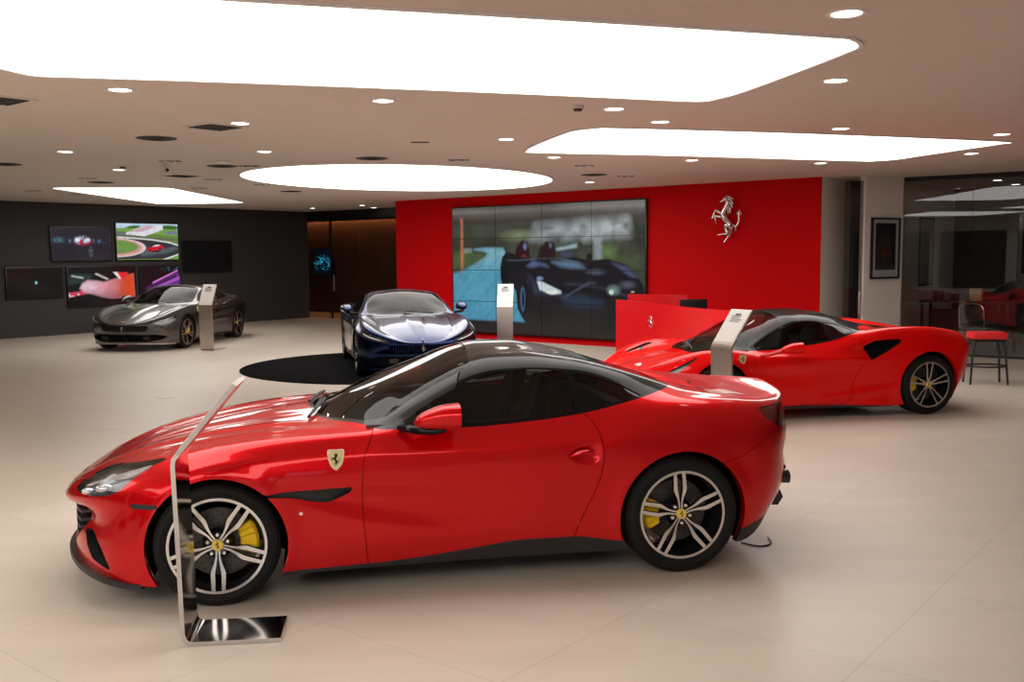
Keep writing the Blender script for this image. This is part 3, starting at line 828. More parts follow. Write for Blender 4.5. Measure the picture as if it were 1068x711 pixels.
    # --- lamps, intakes, vents
    hl = smooth_poly([(-.805, .598), (-.755, .655), (-.67, .708), (-.53, .752), (-.31, .800), (-.27, .800), (-.37, .755), (-.47, .682), (-.54, .628), (-.67, .592)], 4)
    HLs, S = clip(S, lambda V: np.minimum(sd(V[:, 0], V[:, 2], hl), np.abs(V[:, 1])-.47))
    tl = smooth_poly([(3.20, .955), (3.30, .963), (3.62, .955), (3.66, .86), (3.62, .80), (3.36, .835), (3.25, .89)], 4)
    TLs, S = clip(S, lambda V: np.minimum(sd(V[:, 0], V[:, 2], tl), np.abs(V[:, 1])-.42))
    mouth = round_poly([(0, .515), (.42, .520), (.575, .495), (.55, .39), (.43, .275), (0, .262), (-.43, .275), (-.55, .39), (-.575, .495), (-.42, .52)], .04)
    GR, S = clip(S, lambda V: np.minimum(sd(V[:, 1], V[:, 2], mouth), -.5-V[:, 0]))
    ci = round_poly([(-.745, .39), (-.685, .405), (-.63, .33), (-.570, .205), (-.69, .245), (-.725, .31)], .018)
    CI, S = clip(S, lambda V: np.minimum(sd(V[:, 0], V[:, 2], ci), np.abs(V[:, 1])-.4))
    mk = round_poly([(-.455, .583), (-.30, .586), (-.30, .560), (-.445, .557)], .008)
    MK, S = clip(S, lambda V: np.minimum(sd(V[:, 0], V[:, 2], mk), np.abs(V[:, 1])-.6))
    vt = round_poly([(.20, .612), (.42, .626), (.735, .632), (.72, .598), (.60, .548), (.515, .560), (.40, .590), (.2, .604)], .02)
    VT, S = clip(S, xz(vt))
    sill = sill_line([(.2, .168), (.385, .172), (.814, .176), (1.063, .188), (1.4, .222), (1.723, .258), (2.009, .258), (2.288, .222), (2.5, .215)])
    SL, S = clip(S, lambda V: np.where((V[:, 0] > .2) & (V[:, 0] < 2.5), sill(V[:, 0])-V[:, 2], -1.))
    rb = np.array([(2.9, .05), (2.98, .235), (3.22, .285), (3.46, .375), (3.9, .44), (3.9, .05)])
    RB, S = clip(S, xz(rb))
    hs = lambda V: np.minimum(sd(V[:, 0], np.abs(V[:, 1]), hoodslot), V[:, 2]-.8)
    HS, S = clip(S, hs)
    # --- shut lines
    door = np.vstack([smooth_poly([(.868, .96), (.835, .88), (.797, .78), (.785, .62), (.786, .47), (.80, .30), (.816, .10)], 4, closed=False),
                      smooth_poly([(1.95, .10), (2.009, .255), (2.064, .395), (2.13, .53), (2.165, .62), (2.182, .73), (2.165, .85), (2.13, .93), (2.05, 1.0)], 4, closed=False)])
    DR, ring, S = cut(S, xz(door), .004)
    bonnet = np.vstack([smooth_poly([(.52, .60), (.2, .66), (-.1, .655), (-.4, .63), (-.62, .58), (-.78, .45), (-.86, .25), (-.875, 0)], 4, closed=False), [(-.87, -.2), (.9, -.2), (.9, .60)]])
    BN, ring2, S = cut(S, lambda V: np.minimum(sd(V[:, 0], np.abs(V[:, 1]), bonnet), V[:, 2]-.58), .0035)
    bump = np.array([(2.9, .66), (3.05, .70), (3.22, .80), (3.36, .845), (3.50, .80), (3.9, .80), (3.9, .1), (2.9, .1)])
    BP, ring3, S = cut(S, xz(bump), .003)
    m3obj('body_shell', S, red, car)
    l, r = sides(DR)
    doors = [m3obj('door', q, red, car, wall=.02, wallmat=0) for q in (l, r)]
    m3obj('bonnet', BN, red, car, wall=.012, wallmat=0)
    m3obj('rear_bumper', BP, red, car)
    m3obj('shut_line_seal', merge(ring, ring2, ring3, r_seam), MT['matte'], car, inset=.012)
    l, r = sides(SL)
    for q in (l, r): m3obj('side_sill', q, MT['black'], car)
    m3obj('rear_diffuser', RB, MT['black'], car, wall=.03, wallmat=0)
    for q in sides(VT):
        o = m3obj('fender_vent', q, [MT['black'], MT['black']], car, inset=.028, wall=.028)
    for q in sides(HS): m3obj('bonnet_vent', q, MT['matte'], car, inset=.02, wall=.02, wallmat=0)
    for q in sides(CI): m3obj('corner_intake', q, [MT['matte'], MT['black']], car, inset=.05, wall=.05)
    for q in sides(MK): m3obj('side_marker', q, [MT['black'], MT['black']], car, inset=.002, wall=.004)
    g = m3obj('front_grille', GR, [MT['matte'], MT['red']], car, inset=.14, wall=.14)
    for k, zz in enumerate((.475, .425, .375, .325)):
        s = MB(); hw = .53-.10*max(0, (.44-zz)/.12); P = []
        for i in range(13):
            y = -hw+2*hw*i/12; P.append((-.893+.32*(abs(y)/.86)**2.2+.02, y, zz))
        for P2 in (P,):
            vs = []; fs = []
            for p in P2: vs += [(p[0]-.012, p[1], p[2]+.006), (p[0]+.075, p[1], p[2]+.012), (p[0]+.075, p[1], p[2]-.004), (p[0]-.012, p[1], p[2]-.010)]
            for i in range(len(P2)-1):
                for j in range(4): fs.append((i*4+j, i*4+(j+1) % 4, (i+1)*4+(j+1) % 4, (i+1)*4+j))
            fs += [(0, 1, 2, 3), tuple((len(P2)-1)*4+j for j in (3, 2, 1, 0))]
            s.add(vs, fs)
        s.build('grille_slat', MT['black'], g)
    for sd_, q in zip((-1, 1), sides(HLs)):
        h = m3obj('headlight', q, [MT['housing'], MT['black']], car, inset=.035, wall=.035)
        m3obj('lamp_lens', q, MT['lens'], h, inset=.001)
        pj = MB(); pj.ell((-.61, sd_*.70, .640), (.05, .035, .026)); pj.ell((-.71, sd_*.64, .615), (.035, .03, .02)); pj.build('lamp_projector', MT['led'], h)
        MB().tube([(-.71, sd_*.645, .650), (-.60, sd_*.72, .690), (-.46, sd_*.785, .738), (-.34, sd_*.80, .775)], [.006, .007, .007, .004], 8, smooth=4).build('lamp_light_strip', MT['led'], h)
        MB().tube([(-.56, sd_*.72, .700), (-.46, sd_*.77, .722), (-.36, sd_*.795, .765)], [.010, .022, .008], 8, smooth=4).build('lamp_reflector', MT['led'], h)
    for sd_, q in zip((-1, 1), sides(TLs)):
        h = m3obj('tail_light', q, [MT['matte'], MT['black']], car, inset=.03, wall=.03)
        MB().ell((3.26, sd_*.70, .895), (.09, .06, .022)).build('lamp_ring', MT['lampred'], h)
        m3obj('lamp_lens', q, MT['lampred'], h, inset=.006)
    # front splitter, following the lower edge of the bumper
    front_splitter(car, A, MT['black'], -.40, .034, .020)
    # underside
    ub = MB(); ub.box((.85+.48, 0, .155), (1.7, 1.70, .03)); ub.box((3.05, 0, .24), (.55, 1.2, .03)); ub.box((-.55, 0, .165), (.30, 1.2, .02))
    ub.build('underfloor', MT['matte'], car)
    for sg in (-1, 1):
        well(car, 0, .338, R1+.003, sg, .875, .50); well(car, 2.67, .352, R2+.001, sg, .912, .48)
        add_wheel(car, 'twin', 0, .937, sg, .340, w=.245, rot=-90, cal=8)
        add_wheel(car, 'twin', 2.67, .945, sg, .354, w=.285, rot=95, cal=180)
        ex = MB()
        for dy in (0, .11):
            ex.lathe([(3.34, .040), (3.465, .042), (3.48, .045), (3.475, .037), (3.36, .034)], 20, 'x', c=(0, sg*(.56+dy), .485))
        ex.build('exhaust_pipe', MT['darkalloy'], car)
        fin = MB().prism([(3.22, .37), (3.44, .42), (3.475, .34), (3.44, .29), (3.28, .30)], sg*.60, sg*.625, fn=lambda u, v, w_: (u, w_, v)); fin.build('diffuser_fin', MT['black'], car)
        rf = MB().ell((3.415, sg*.70, .56), (.03, .05, .025)).build('rear_reflector', MT['lampred'], car)
        mirror(car, 1.195, 1.03, 1.018, sg, red)
        # handle blade in its recess
        hd = MB().tube([(1.985, sg*.940, .742), (2.03, sg*.948, .757), (2.085, sg*.948, .765), (2.12, sg*.938, .765)], [.006, .013, .013, .006], 10, smooth=4)
        hd.build('door_handle', red, car)
        MB().lathe([(0, 0), (0, .007), (.01, .008)], 12, c=(1.995, 0, .664)).build('door_lock', MT['chrome'], car).location = (0, -.945 if sg < 0 else .935, 0)
        MB().lathe([(0, 0), (0, .010), (.012, .011)], 14, c=(.45, 0, .50)).build('fender_sensor', MT['chrome'], car).location = (0, -.958 if sg < 0 else .948, 0)
    b = shield(car, .645, -.9555, .79, .080)
    c2 = copy_tree(b, car); c2.location = (1.29, 0, 0); c2.rotation_euler = (0, 0, PI)
    wiper(car, [(.50, -.45, .955), (.56, -.20, .985), (.60, -.02, 1.00)], [(.53, -.33, .975), (.585, .12, .995)])
    wiper(car, [(.50, .10, .968), (.56, .30, .985), (.60, .44, .985)], [(.53, .2, .975), (.60, .52, .975)])
    cabin(car, 1.62, .37, .30, dashx=1.02, dashz=.87, rx=2.35, cardtop=.950)
# ------------------------------------------------------------------ front-engined fastback coupe (navy and grey)
def build_fastback(car, pk, detail=True):
    P_ = MT[pk]
    A = dict(xn=-.90, xt=3.50, rn=.70, rt=.55, y=[(-.95, .84), (-.5, .90), (0, .93), (.5, .91), (1., .885), (1.6, .885), (2., .90), (2.6, .95), (3.1, .92), (3.7, .82)],
             z=[(-.95, .17), (-.5, .14), (.0, .15), (2.3, .16), (2.7, .2), (3.1, .20), (3.7, .32)])
    B = dict(xn=-.93, xt=3.58, rn=.72, rt=.55, y=[(-.95, .87), (-.5, .93), (0, .965), (.5, .945), (1., .92), (1.6, .912), (2., .935), (2.6, .98), (3.1, .95), (3.7, .85)],
             z=[(-.95, .27), (-.5, .30), (0, .34), (.9, .34), (2, .36), (2.7, .38), (3.7, .46)])
    C = dict(xn=-.95, xt=3.66, rn=.72, rt=.55, y=[(-.95, .87), (-.5, .925), (0, .97), (.5, .955), (1., .935), (1.6, .925), (2., .945), (2.6, .985), (3.1, .955), (3.7, .86)],
             z=[(-.95, .41), (-.5, .47), (0, .55), (.9, .55), (2, .58), (2.7, .61), (3.7, .64)])
    D = dict(xn=-.985, xt=3.68, rn=.86, rt=.5, y=[(-.98, .86), (-.6, .895), (-.3, .925), (0, .945), (.5, .94), (1., .93), (1.6, .925), (2., .945), (2.6, .975), (3.1, .94), (3.7, .86)],
             z=[(-.98, .525), (-.7, .585), (-.3, .70), (0, .75), (.5, .75), (1., .74), (1.6, .75), (2., .79), (2.6, .84), (3.2, .83), (3.7, .80)])
    E_ = dict(xn=-.975, xt=3.68, rn=.88, rt=.45, y=[(-.98, .80), (-.6, .80), (-.3, .82), (0, .835), (.5, .84), (1., .845), (1.6, .845), (2., .85), (2.4, .865), (2.8, .86), (3.2, .80), (3.7, .70)],
             z=[(-.98, .550), (-.8, .64), (-.55, .735), (-.3, .81), (0, .865), (.3, .885), (.6, .892), (.9, .90), (1.4, .905), (1.9, .93), (2.3, .985), (2.6, 1.01), (2.9, 1.0), (3.3, .95), (3.7, .89)])
    G_ = dict(xn=-.975, xt=3.68, rn=.8, rt=.45, y=[(-.98, .52), (-.4, .56), (0, .60), (.4, .67), (.70, .73), (.85, .745), (1.0, .71), (1.2, .675), (1.4, .64), (1.7, .615), (2.1, .61), (2.5, .60), (2.8, .62), (3.2, .58), (3.7, .5)],
             z=[(-.98, .552), (-.8, .625), (-.55, .69), (-.3, .75), (0, .80), (.3, .84), (.6, .882), (.75, .895), (.85, .930), (1.0, .995), (1.2, 1.09), (1.4, 1.165), (1.6, 1.205), (1.8, 1.212), (2.1, 1.185), (2.5, 1.11), (2.8, 1.05), (3.2, .97), (3.7, .885)], s=.025)
    H = dict(xn=-.975, xt=3.68, rn=.7, rt=.4, y=[(-.98, .26), (0, .28), (.6, .38), (1.4, .33), (2.1, .31), (2.8, .34), (3.7, .28)],
             z=[(-.98, .553), (-.8, .635), (-.55, .715), (-.3, .78), (0, .835), (.3, .875), (.52, .895), (.60, .915), (.8, 1.01), (1.0, 1.10), (1.2, 1.18), (1.4, 1.245), (1.6, 1.275), (1.8, 1.28), (2.1, 1.255), (2.5, 1.17), (2.9, 1.06), (3.3, .965), (3.7, .89)], s=.025)
    I_ = dict(xn=-.975, xt=3.68, rn=.7, rt=.4, y=None,
              z=[(-.98, .555), (-.8, .64), (-.55, .725), (-.3, .795), (0, .85), (.3, .888), (.48, .905), (.56, .93), (.8, 1.04), (1.0, 1.125), (1.2, 1.205), (1.4, 1.268), (1.6, 1.298), (1.8, 1.302), (2.1, 1.28), (2.5, 1.195), (2.9, 1.08), (3.3, .97), (3.7, .89)], s=.025)
    def disp(x, y, z, ny, nz):
        d = np.zeros_like(x); side = sstep(.35, .8, ny); top = sstep(.5, .9, nz)
        for cx, R in ((0., .385), (2.67, .395)):
            r = np.hypot(x-cx, z-.35); d += side*.008*np.exp(-((r-R)/.05)**2)
        yr = np.interp(x, [-.9, -.3, .5], [.07, .11, .17]); d += top*.018*sstep(yr+.02, yr-.015, y)*sstep(-.90, -.2, x)*sstep(.5, .42, x)
        yr = np.interp(x, [-.9, .4], [.50, .60]); d += top*.010*np.exp(-((y-yr)/.03)**2)*sstep(-.85, -.4, x)*sstep(.6, .2, x)
        d += side*.006*np.exp(-((z-.52)/.03)**2)*sstep(.4, .8, x)*sstep(2.3, 1.9, x)
        d -= sstep(-.60, -.82, x)*.030*np.exp(-((z-.36)/.07)**2)*sstep(.95, .6, y)
        return d
    for L in (A, B, C, D, E_, G_, H): L['seg'] = 9
    S = skin([A, B, C, D, E_, G_, H, I_], -.52, 3.12, nn=40, nm=150, nt=24, disp=disp, pn=2.3, gi=5, cabx=(.9, 1.2, 2.4, 2.8))
    R1, R2 = .378, .388
    _, S = clip(S, lambda V: np.where(V[:, 2] < .84, R1-np.hypot(V[:, 0], V[:, 2]-.338), -1))
    _, S = clip(S, lambda V: np.where(V[:, 2] < .84, R2-np.hypot(V[:, 0]-2.67, V[:, 2]-.350), -1))
    for cx, cz, R in ((0, .338, R1), (2.67, .350, R2)):
        for sg in (-1, 1):
            v, f = arch_lip(S, cx, cz, R, sg, tol=3e-3, depth=.06); MB().add(v, f).build('wheel_arch_lip', P_, car, angle=60)
    ws = np.vstack([[(.515, -.2)], smooth_poly([(.515, 0), (.53, .25), (.60, .47), (.70, .60), (.84, .685)], 5, closed=False), smooth_poly([(1.0, .66), (1.2, .628), (1.38, .585)], 4, closed=False), [(1.42, .5), (1.455, .28), (1.465, 0), (1.465, -.2)]])
    W, S = clip(S, lambda V: np.minimum(sd(V[:, 0], np.abs(V[:, 1]), ws), V[:, 2]-.84))
    RW, S = clip(S, lambda V: np.minimum(sd(V[:, 0], np.abs(V[:, 1]), np.array([(2.1, -.3), (2.1, .42), (2.75, .48), (2.85, -.3)])), V[:, 2]-.9))
    sg1 = round_poly([(.93, .925), (1.36, .920), (1.9, .948), (2.02, .965), (2.0, 1.165), (1.80, 1.190), (1.55, 1.175), (1.35, 1.115), (1.15, 1.03)], .03)
    sg2 = round_poly([(2.05, .972), (2.36, 1.015), (2.25, 1.09), (2.04, 1.155)], .025)
    SG, S = clip(S, xz(sg1)); SQ, S = clip(S, xz(sg2))
    hl = round_poly([(.50, .563), (.60, .560), (.74, .585), (.88, .640), (.95, .700), (.90, .715), (.80, .678), (.64, .640), (.52, .603)], .01)
    HL_, S = clip(S, lambda V: np.minimum(sd(np.abs(V[:, 1]), V[:, 2], hl), -.38-V[:, 0]))
    gr = round_poly([(-.50, .530), (.50, .530), (.52, .47), (.44, .405), (-.44, .405), (-.52, .47)], .02)
    GR, S = clip(S, lambda V: np.minimum(sd(V[:, 1], V[:, 2], gr), -.5-V[:, 0]))
    lo = round_poly([(-.82, .30), (-.60, .345), (.60, .345), (.82, .30), (.72, .235), (.50, .20), (-.50, .20), (-.72, .235)], .03)
    LO, S = clip(S, lambda V: np.minimum(sd(V[:, 1], V[:, 2], lo), -.35-V[:, 0]))
    tl = round_poly([(3.40, .83), (3.72, .83), (3.72, .78), (3.42, .785)], .01)
    TL, S = clip(S, xz(tl))
    door = np.vstack([[(.80, .90), (.74, .78), (.73, .5), (.78, .2)], [(1.98, .2), (2.05, .40), (2.10, .60), (2.10, .80), (2.02, .97)]])
    DR, ring, S = cut(S, xz(smooth_poly(door, 4)), .005)
    bonnet = np.vstack([smooth_poly([(.70, .64), (.2, .66), (-.1, .655), (-.4, .62), (-.68, .54), (-.86, .40), (-.93, .2), (-.945, 0)], 4, closed=False), [(-.95, -.2), (.70, -.2)]])
    BN, ring2, S = cut(S, lambda V: np.minimum(np.minimum(sd(V[:, 0], np.abs(V[:, 1]), bonnet), V[:, 2]-.545), .93-V[:, 2]), .004)
    m3obj('body_shell', S, P_, car)
    for q in sides(DR): m3obj('door', q, P_, car)
    m3obj('bonnet', BN, P_, car)
    m3obj('shut_line_seal', merge(ring, ring2), MT['matte'], car, inset=.012)
    m3obj('windscreen', W, [MT['screenglass'], MT['blackgloss']], car, inset=.006)
    m3obj('rear_window', RW, MT['darkglass'], car, inset=.006)
    for nm, Pp, mt in (('side_window', SG, 'glass'), ('quarter_window', SQ, 'darkglass')):
        for q in sides(Pp): m3obj(nm, q, MT[mt], car, inset=.006)
    for sg, q in zip((-1, 1), sides(HL_)):
        h = m3obj('headlight', q, [MT['housing'], MT['black']], car, inset=.03, wall=.03)
        m3obj('lamp_lens', q, MT['lens'], h, inset=.001)
        MB().tube([(-.80, sg*.56, .578), (-.74, sg*.68, .603), (-.63, sg*.80, .640), (-.50, sg*.87, .682)], [.006, .007, .007, .004], 8, smooth=4).build('lamp_light_strip', MT['led'], h)
    for q in sides(TL): m3obj('tail_light', q, MT['lampred'], car, inset=.004)
    g = m3obj('front_grille', GR, [MT['matte'], P_], car, inset=.05, wall=.05)
    for k in range(27):     # the grille is a row of body-coloured fins
        y = -.49+.98*k/26; xf = -.955+.25*(abs(y)/.87)**2.3
        zt = .528; zb = .408 if abs(y) < .44 else .44
        MB().box((xf+.018, y, (zt+zb)/2), (.030, .012, zt-zb), bev=.003).build('grille_fin', P_, g)
    li = m3obj('lower_intake', LO, [MT['matte'], MT['black']], car, inset=.08, wall=.08)
    for sg in (-1, 1): MB().box((-.82, sg*.44, .275), (.03, .14, .08), bev=.01).build('intake_sensor', MT['black'], li)
    front_splitter(car, A, P_ if pk == 'navy' else MT['alloy2'], -.42, .015, .014, 2.3)
    ub = MB(); ub.box((1.33, 0, .17), (1.75, 1.66, .03)); ub.box((3.1, 0, .25), (.5, 1.2, .03)); ub.box((-.55, 0, .18), (.30, 1.2, .02)); ub.build('underfloor', MT['matte'], car)
    for sg in (-1, 1):
        MB().tube([(.42, sg*.905, .17), (1.3, sg*.885, .165), (2.25, sg*.92, .17)], .022, 8, smooth=4).build('side_sill', MT['black'], car)
        well(car, 0, .338, R1+.004, sg, .88, .50); well(car, 2.67, .350, R2+.004, sg, .89, .48)
        add_wheel(car, 'broad', 0, .945, sg, .340, w=.245, rot=-90, cal=8, nseg=48, detail=False)
        add_wheel(car, 'broad', 2.67, .960, sg, .352, w=.285, rot=95, cal=180, nseg=48, detail=False)
        mirror(car, 1.05, 1.0, 1.0, sg, P_)
        MB().tube([(1.85, sg*.935, .77), (2.0, sg*.948, .775)], .010, 8).build('door_handle', P_, car)
    hb = MB(); horse(hb, lambda x, y, d: (-.975+d*.05, -x*.075, .468+y*.09), n=6); hb.build('grille_emblem', MT['chrome'], car)
    MB().ell((-.915, 0, .610), (.020, .018, .006)).build('bonnet_badge', MT['cream'], car)
    b = shield(car, .50, -.952, .79, .075)
    c2 = copy_tree(b, car); c2.location = (1.0, 0, 0); c2.rotation_euler = (0, 0, PI)
    wiper(car, [(.50, -.40, .925), (.56, -.1, .955), (.60, .1, .965)], [(.53, -.3, .94), (.585, .05, .965)])
    cabin(car, 1.58, .36, .28, dashx=.95, dashz=.84, rx=2.2, cardtop=.88)

# ------------------------------------------------------------------ mid-engined red coupe on the right
def build_midengine(car):
    red = MT['red2']
    A = dict(xn=-1.05, xt=3.30, rn=.75, rt=.5, y=[(-1.1, .84), (-.5, .92), (0, .94), (.5, .91), (1., .885), (1.6, .90), (2.1, .955), (2.6, .95), (3.0, .93), (3.5, .84)],
             z=[(-1.1, .13), (-.5, .12), (0, .15), (.5, .14), (2.1, .12), (2.25, .13), (2.7, .2), (3.0, .17), (3.2, .24), (3.5, .30)])
    B = dict(xn=-1.10, xt=3.44, rn=.8, rt=.5, y=[(-1.1, .88), (-.5, .95), (0, .965), (.5, .94), (1., .91), (1.6, .905), (1.95, .935), (2.6, .98), (3.0, .96), (3.5, .87)],
             z=[(-1.1, .25), (0, .33), (1, .32), (1.6, .30), (2.1, .26), (2.6, .36), (3.5, .44)])
    C = dict(xn=-1.12, xt=3.49, rn=.85, rt=.48, y=[(-1.1, .86), (-.5, .94), (0, .965), (.5, .94), (1., .91), (1.6, .915), (2.0, .955), (2.6, .99), (3.0, .965), (3.5, .88)],
             z=[(-1.1, .34), (0, .54), (1, .52), (2, .55), (2.7, .60), (3.5, .62)])
    D = dict(xn=-1.14, xt=3.50, rn=.95, rt=.42, y=[(-1.1, .84), (-.5, .92), (0, .94), (.5, .935), (1., .925), (1.6, .94), (2.0, .965), (2.6, .985), (3.0, .955), (3.5, .86)],
             z=[(-1.1, .42), (-.6, .58), (-.2, .70), (.1, .73), (.5, .71), (1., .69), (1.6, .70), (2.1, .76), (2.6, .80), (3.1, .78), (3.5, .75)])
    E_ = dict(xn=-1.14, xt=3.46, rn=1.0, rt=.4, y=[(-1.1, .74), (-.5, .77), (0, .81), (.5, .83), (1., .83), (1.5, .835), (1.8, .865), (2.1, .885), (2.6, .88), (3.0, .82), (3.5, .72)],
             z=[(-1.1, .45), (-.85, .58), (-.6, .70), (-.35, .785), (-.1, .825), (.15, .825), (.4, .80), (.6, .795), (.8, .802), (1.05, .825), (1.5, .885), (1.7, .935), (1.88, .975), (2.1, 1.015), (2.4, 1.032), (2.7, 1.022), (3.0, .98), (3.2, .94), (3.5, .875)], s=.025)
    G_ = dict(xn=-1.14, xt=3.46, rn=.9, rt=.4, y=[(-1.1, .50), (-.4, .58), (0, .66), (.3, .73), (.45, .735), (.6, .70), (.8, .67), (1.0, .64), (1.3, .61), (1.6, .60), (1.9, .60), (2.2, .60), (2.6, .58), (3.0, .54), (3.5, .48)],
             z=[(-1.1, .45), (-.8, .57), (-.4, .69), (0, .755), (.25, .785), (.36, .80), (.5, .875), (.65, .955), (.8, 1.02), (.95, 1.08), (1.1, 1.118), (1.3, 1.125), (1.55, 1.10), (1.75, 1.055), (1.95, 1.015), (2.2, 1.0), (2.6, .975), (3.0, .935), (3.5, .865)], s=.022)
    H = dict(xn=-1.14, xt=3.46, rn=.85, rt=.35, y=[(-1.1, .26), (0, .34), (.3, .40), (1., .33), (1.6, .30), (2.2, .32), (3.5, .28)],
             z=[(-1.1, .455), (-.8, .575), (-.4, .685), (-.1, .74), (.04, .76), (.12, .79), (.3, .875), (.5, .97), (.7, 1.07), (.9, 1.158), (1.05, 1.195), (1.3, 1.200), (1.6, 1.17), (1.9, 1.095), (2.2, 1.035), (2.6, .98), (3.0, .925), (3.5, .87)], s=.022)
    I_ = dict(xn=-1.14, xt=3.46, rn=.85, rt=.35, y=None,
              z=[(-1.1, .455), (-.8, .58), (-.4, .69), (-.1, .75), (-.02, .765), (.06, .795), (.3, .905), (.5, 1.0), (.7, 1.10), (.9, 1.188), (1.05, 1.225), (1.3, 1.230), (1.6, 1.20), (1.9, 1.125), (2.2, 1.045), (2.6, .975), (3.0, .92), (3.5, .87)], s=.022)
    chan = round_poly([(1.20, .745), (1.90, .90), (2.0, .90), (1.98, .70), (1.88, .66), (1.70, .68)], .03)
    def disp(x, y, z, ny, nz):
        d = np.zeros_like(x); side = sstep(.3, .75, ny); top = sstep(.5, .9, nz)
        for cx, R in ((0., .375), (2.65, .40)):
            r = np.hypot(x-cx, z-.34); d += side*.009*np.exp(-((r-R)/.05)**2)
        d -= side*.055*sstep(-.02, .10, sd(x, z, chan))*sstep(1.25, 1.9, x)
        lz = np.interp(x, [.45, 1.3, 2.0], [.745, .70, .66]); d += side*.007*np.exp(-((z-lz)/.022)**2)*sstep(.4, .7, x)*sstep(2.1, 1.9, x)
        lz = np.interp(x, [.9, 1.6, 2.25], [.22, .26, .34]); d += side*.014*np.exp(-((z-lz)/.04)**2)*sstep(.9, 1.6, x)*sstep(2.35, 2.2, x)
        yr = np.interp(x, [-.9, .2], [.30, .48]); d += top*.015*np.exp(-((y-yr)/.05)**2)*sstep(-1., -.6, x)*sstep(.2, -.1, x)
        return d
    for L in (A, B, C, D, E_, G_, H): L['seg'] = 10
    S = skin([A, B, C, D, E_, G_, H, I_], -.56, 3.0, nn=34, nm=180, nt=26, disp=disp, gi=5, cabx=(.45, .8, 1.7, 2.0))
    R1, R2 = .372, .396
    _, S = clip(S, lambda V: np.where(V[:, 2] < .80, R1-np.hypot(V[:, 0], V[:, 2]-.335), -1))
    _, S = clip(S, lambda V: np.where(V[:, 2] < .80, R2-np.hypot(V[:, 0]-2.65, V[:, 2]-.350), -1))
    for cx, cz, R in ((0, .335, R1), (2.65, .350, R2)):
        for sg in (-1, 1):
            v, f = arch_lip(S, cx, cz, R, sg, tol=3e-3, depth=.06); MB().add(v, f).build('wheel_arch_lip', red, car, angle=60)
    belt = curve([(.2, .80), (.36, .803), (.6, .806), (.8, .812), (1.05, .838), (1.5, .905), (1.7, .960), (1.85, 1.0), (2.0, 1.03), (2.2, 1.03)], .02)
    gtop = np.vstack([[(-.06, -.2)], smooth_poly([(-.06, 0), (-.04, .25), (.03, .48), (.17, .66), (.34, .78)], 5, closed=False), [(.4, 1.2), (2.1, 1.2), (2.14, .6), (2.30, .50), (2.9, .40), (2.95, -.2)]])
    GH, S = clip(S, lambda V: np.minimum(sd(V[:, 0], np.abs(V[:, 1]), gtop), V[:, 2]-np.where((V[:, 0] > .4) | (np.abs(V[:, 1]) > .74), np.where(V[:, 0] < 2.15, belt(V[:, 0]), .8), .7)))
    ws = np.vstack([[(-.02, -.2)], smooth_poly([(-.02, 0), (0., .25), (.08, .46), (.20, .60), (.37, .695)], 5, closed=False), smooth_poly([(.5, .69), (.7, .652), (.88, .605)], 4, closed=False), [(.93, .5), (.955, .28), (.96, 0), (.96, -.2)]])
    W, GH = clip(GH, lambda V: np.minimum(sd(V[:, 0], np.abs(V[:, 1]), ws), V[:, 2]-.7))
    sg1 = round_poly([(.52, .830), (.85, .835), (1.10, .862), (1.42, .915), (1.40, 1.100), (1.25, 1.112), (1.08, 1.100), (.95, 1.05), (.75, .965)], .03)
    sg2 = round_poly([(1.46, .925), (1.62, .960), (1.76, 1.0), (1.60, 1.07), (1.44, 1.095)], .02)
    SG, GH = clip(GH, xz(sg1)); SQ, GH = clip(GH, xz(sg2))
    RW, GH = clip(GH, xy(np.array([(1.95, -.3), (1.95, .40), (2.8, .33), (2.8, -.3)])))
    vt = smooth_poly([(1.80, .815), (1.90, .870), (2.0, .895), (2.27, .892), (2.17, .810), (1.90, .675), (1.87, .685), (1.85, .75)], 3)
    VT, S = clip(S, xz(vt))
    hs = round_poly([(-.52, .60), (-.18, .70), (-.10, .74), (-.22, .73), (-.5, .64)], .01)
    HS, S = clip(S, lambda V: np.minimum(sd(V[:, 0], np.abs(V[:, 1]), hs), V[:, 2]-.5))
    hl = smooth_poly([(-.86, .47), (-.60, .60), (-.30, .745), (-.24, .765), (-.40, .66), (-.62, .52)], 3)
    HL_, S = clip(S, lambda V: np.minimum(sd(V[:, 0], V[:, 2], hl), np.abs(V[:, 1])-.60))
    tl = round_poly([(3.24, .80), (3.50, .80), (3.50, .70), (3.30, .70)], .03)
    TL, S = clip(S, lambda V: np.minimum(sd(V[:, 0], V[:, 2], tl), np.abs(V[:, 1])-.4))
    rb = np.array([(2.9, .05), (2.98, .19), (3.12, .26), (3.3, .36), (3.7, .38), (3.7, .05)])
    RB, S = clip(S, xz(rb))
    fb = round_poly([(-.75, .19), (.75, .19), (.70, .32), (-.70, .32)], .03)
    FB, S = clip(S, lambda V: np.minimum(sd(V[:, 1], V[:, 2], fb), -.6-V[:, 0]))
    door = smooth_poly([(.44, .83), (.42, .78), (.42, .5), (.50, .20), (1.2, .17), (1.62, .19), (1.68, .42), (1.80, .64), (1.84, .76), (1.70, .93), (1.5, .90), (1.0, .84)], 4)
    DR, ring, S = cut(S, xz(door), .005)
    SL, S = clip(S, lambda V: np.where((V[:, 0] > .35) & (V[:, 0] < 2.25), np.interp(V[:, 0], [.3, .8, 1.5, 2.3], [.16, .175, .155, .125])-V[:, 2], -1.))
    m3obj('body_shell', S, red, car)
    for q in sides(DR): m3obj('door', q, red, car)
    m3obj('shut_line_seal', ring, MT['matte'], car, inset=.012)
    for q in sides(SL): m3obj('side_sill', q, MT['black'], car)
    m3obj('roof', GH, MT['blackgloss'], car)
    m3obj('windscreen', W, MT['screenglass'], car, inset=.005); m3obj('rear_window', RW, MT['darkglass'], car, inset=.005)
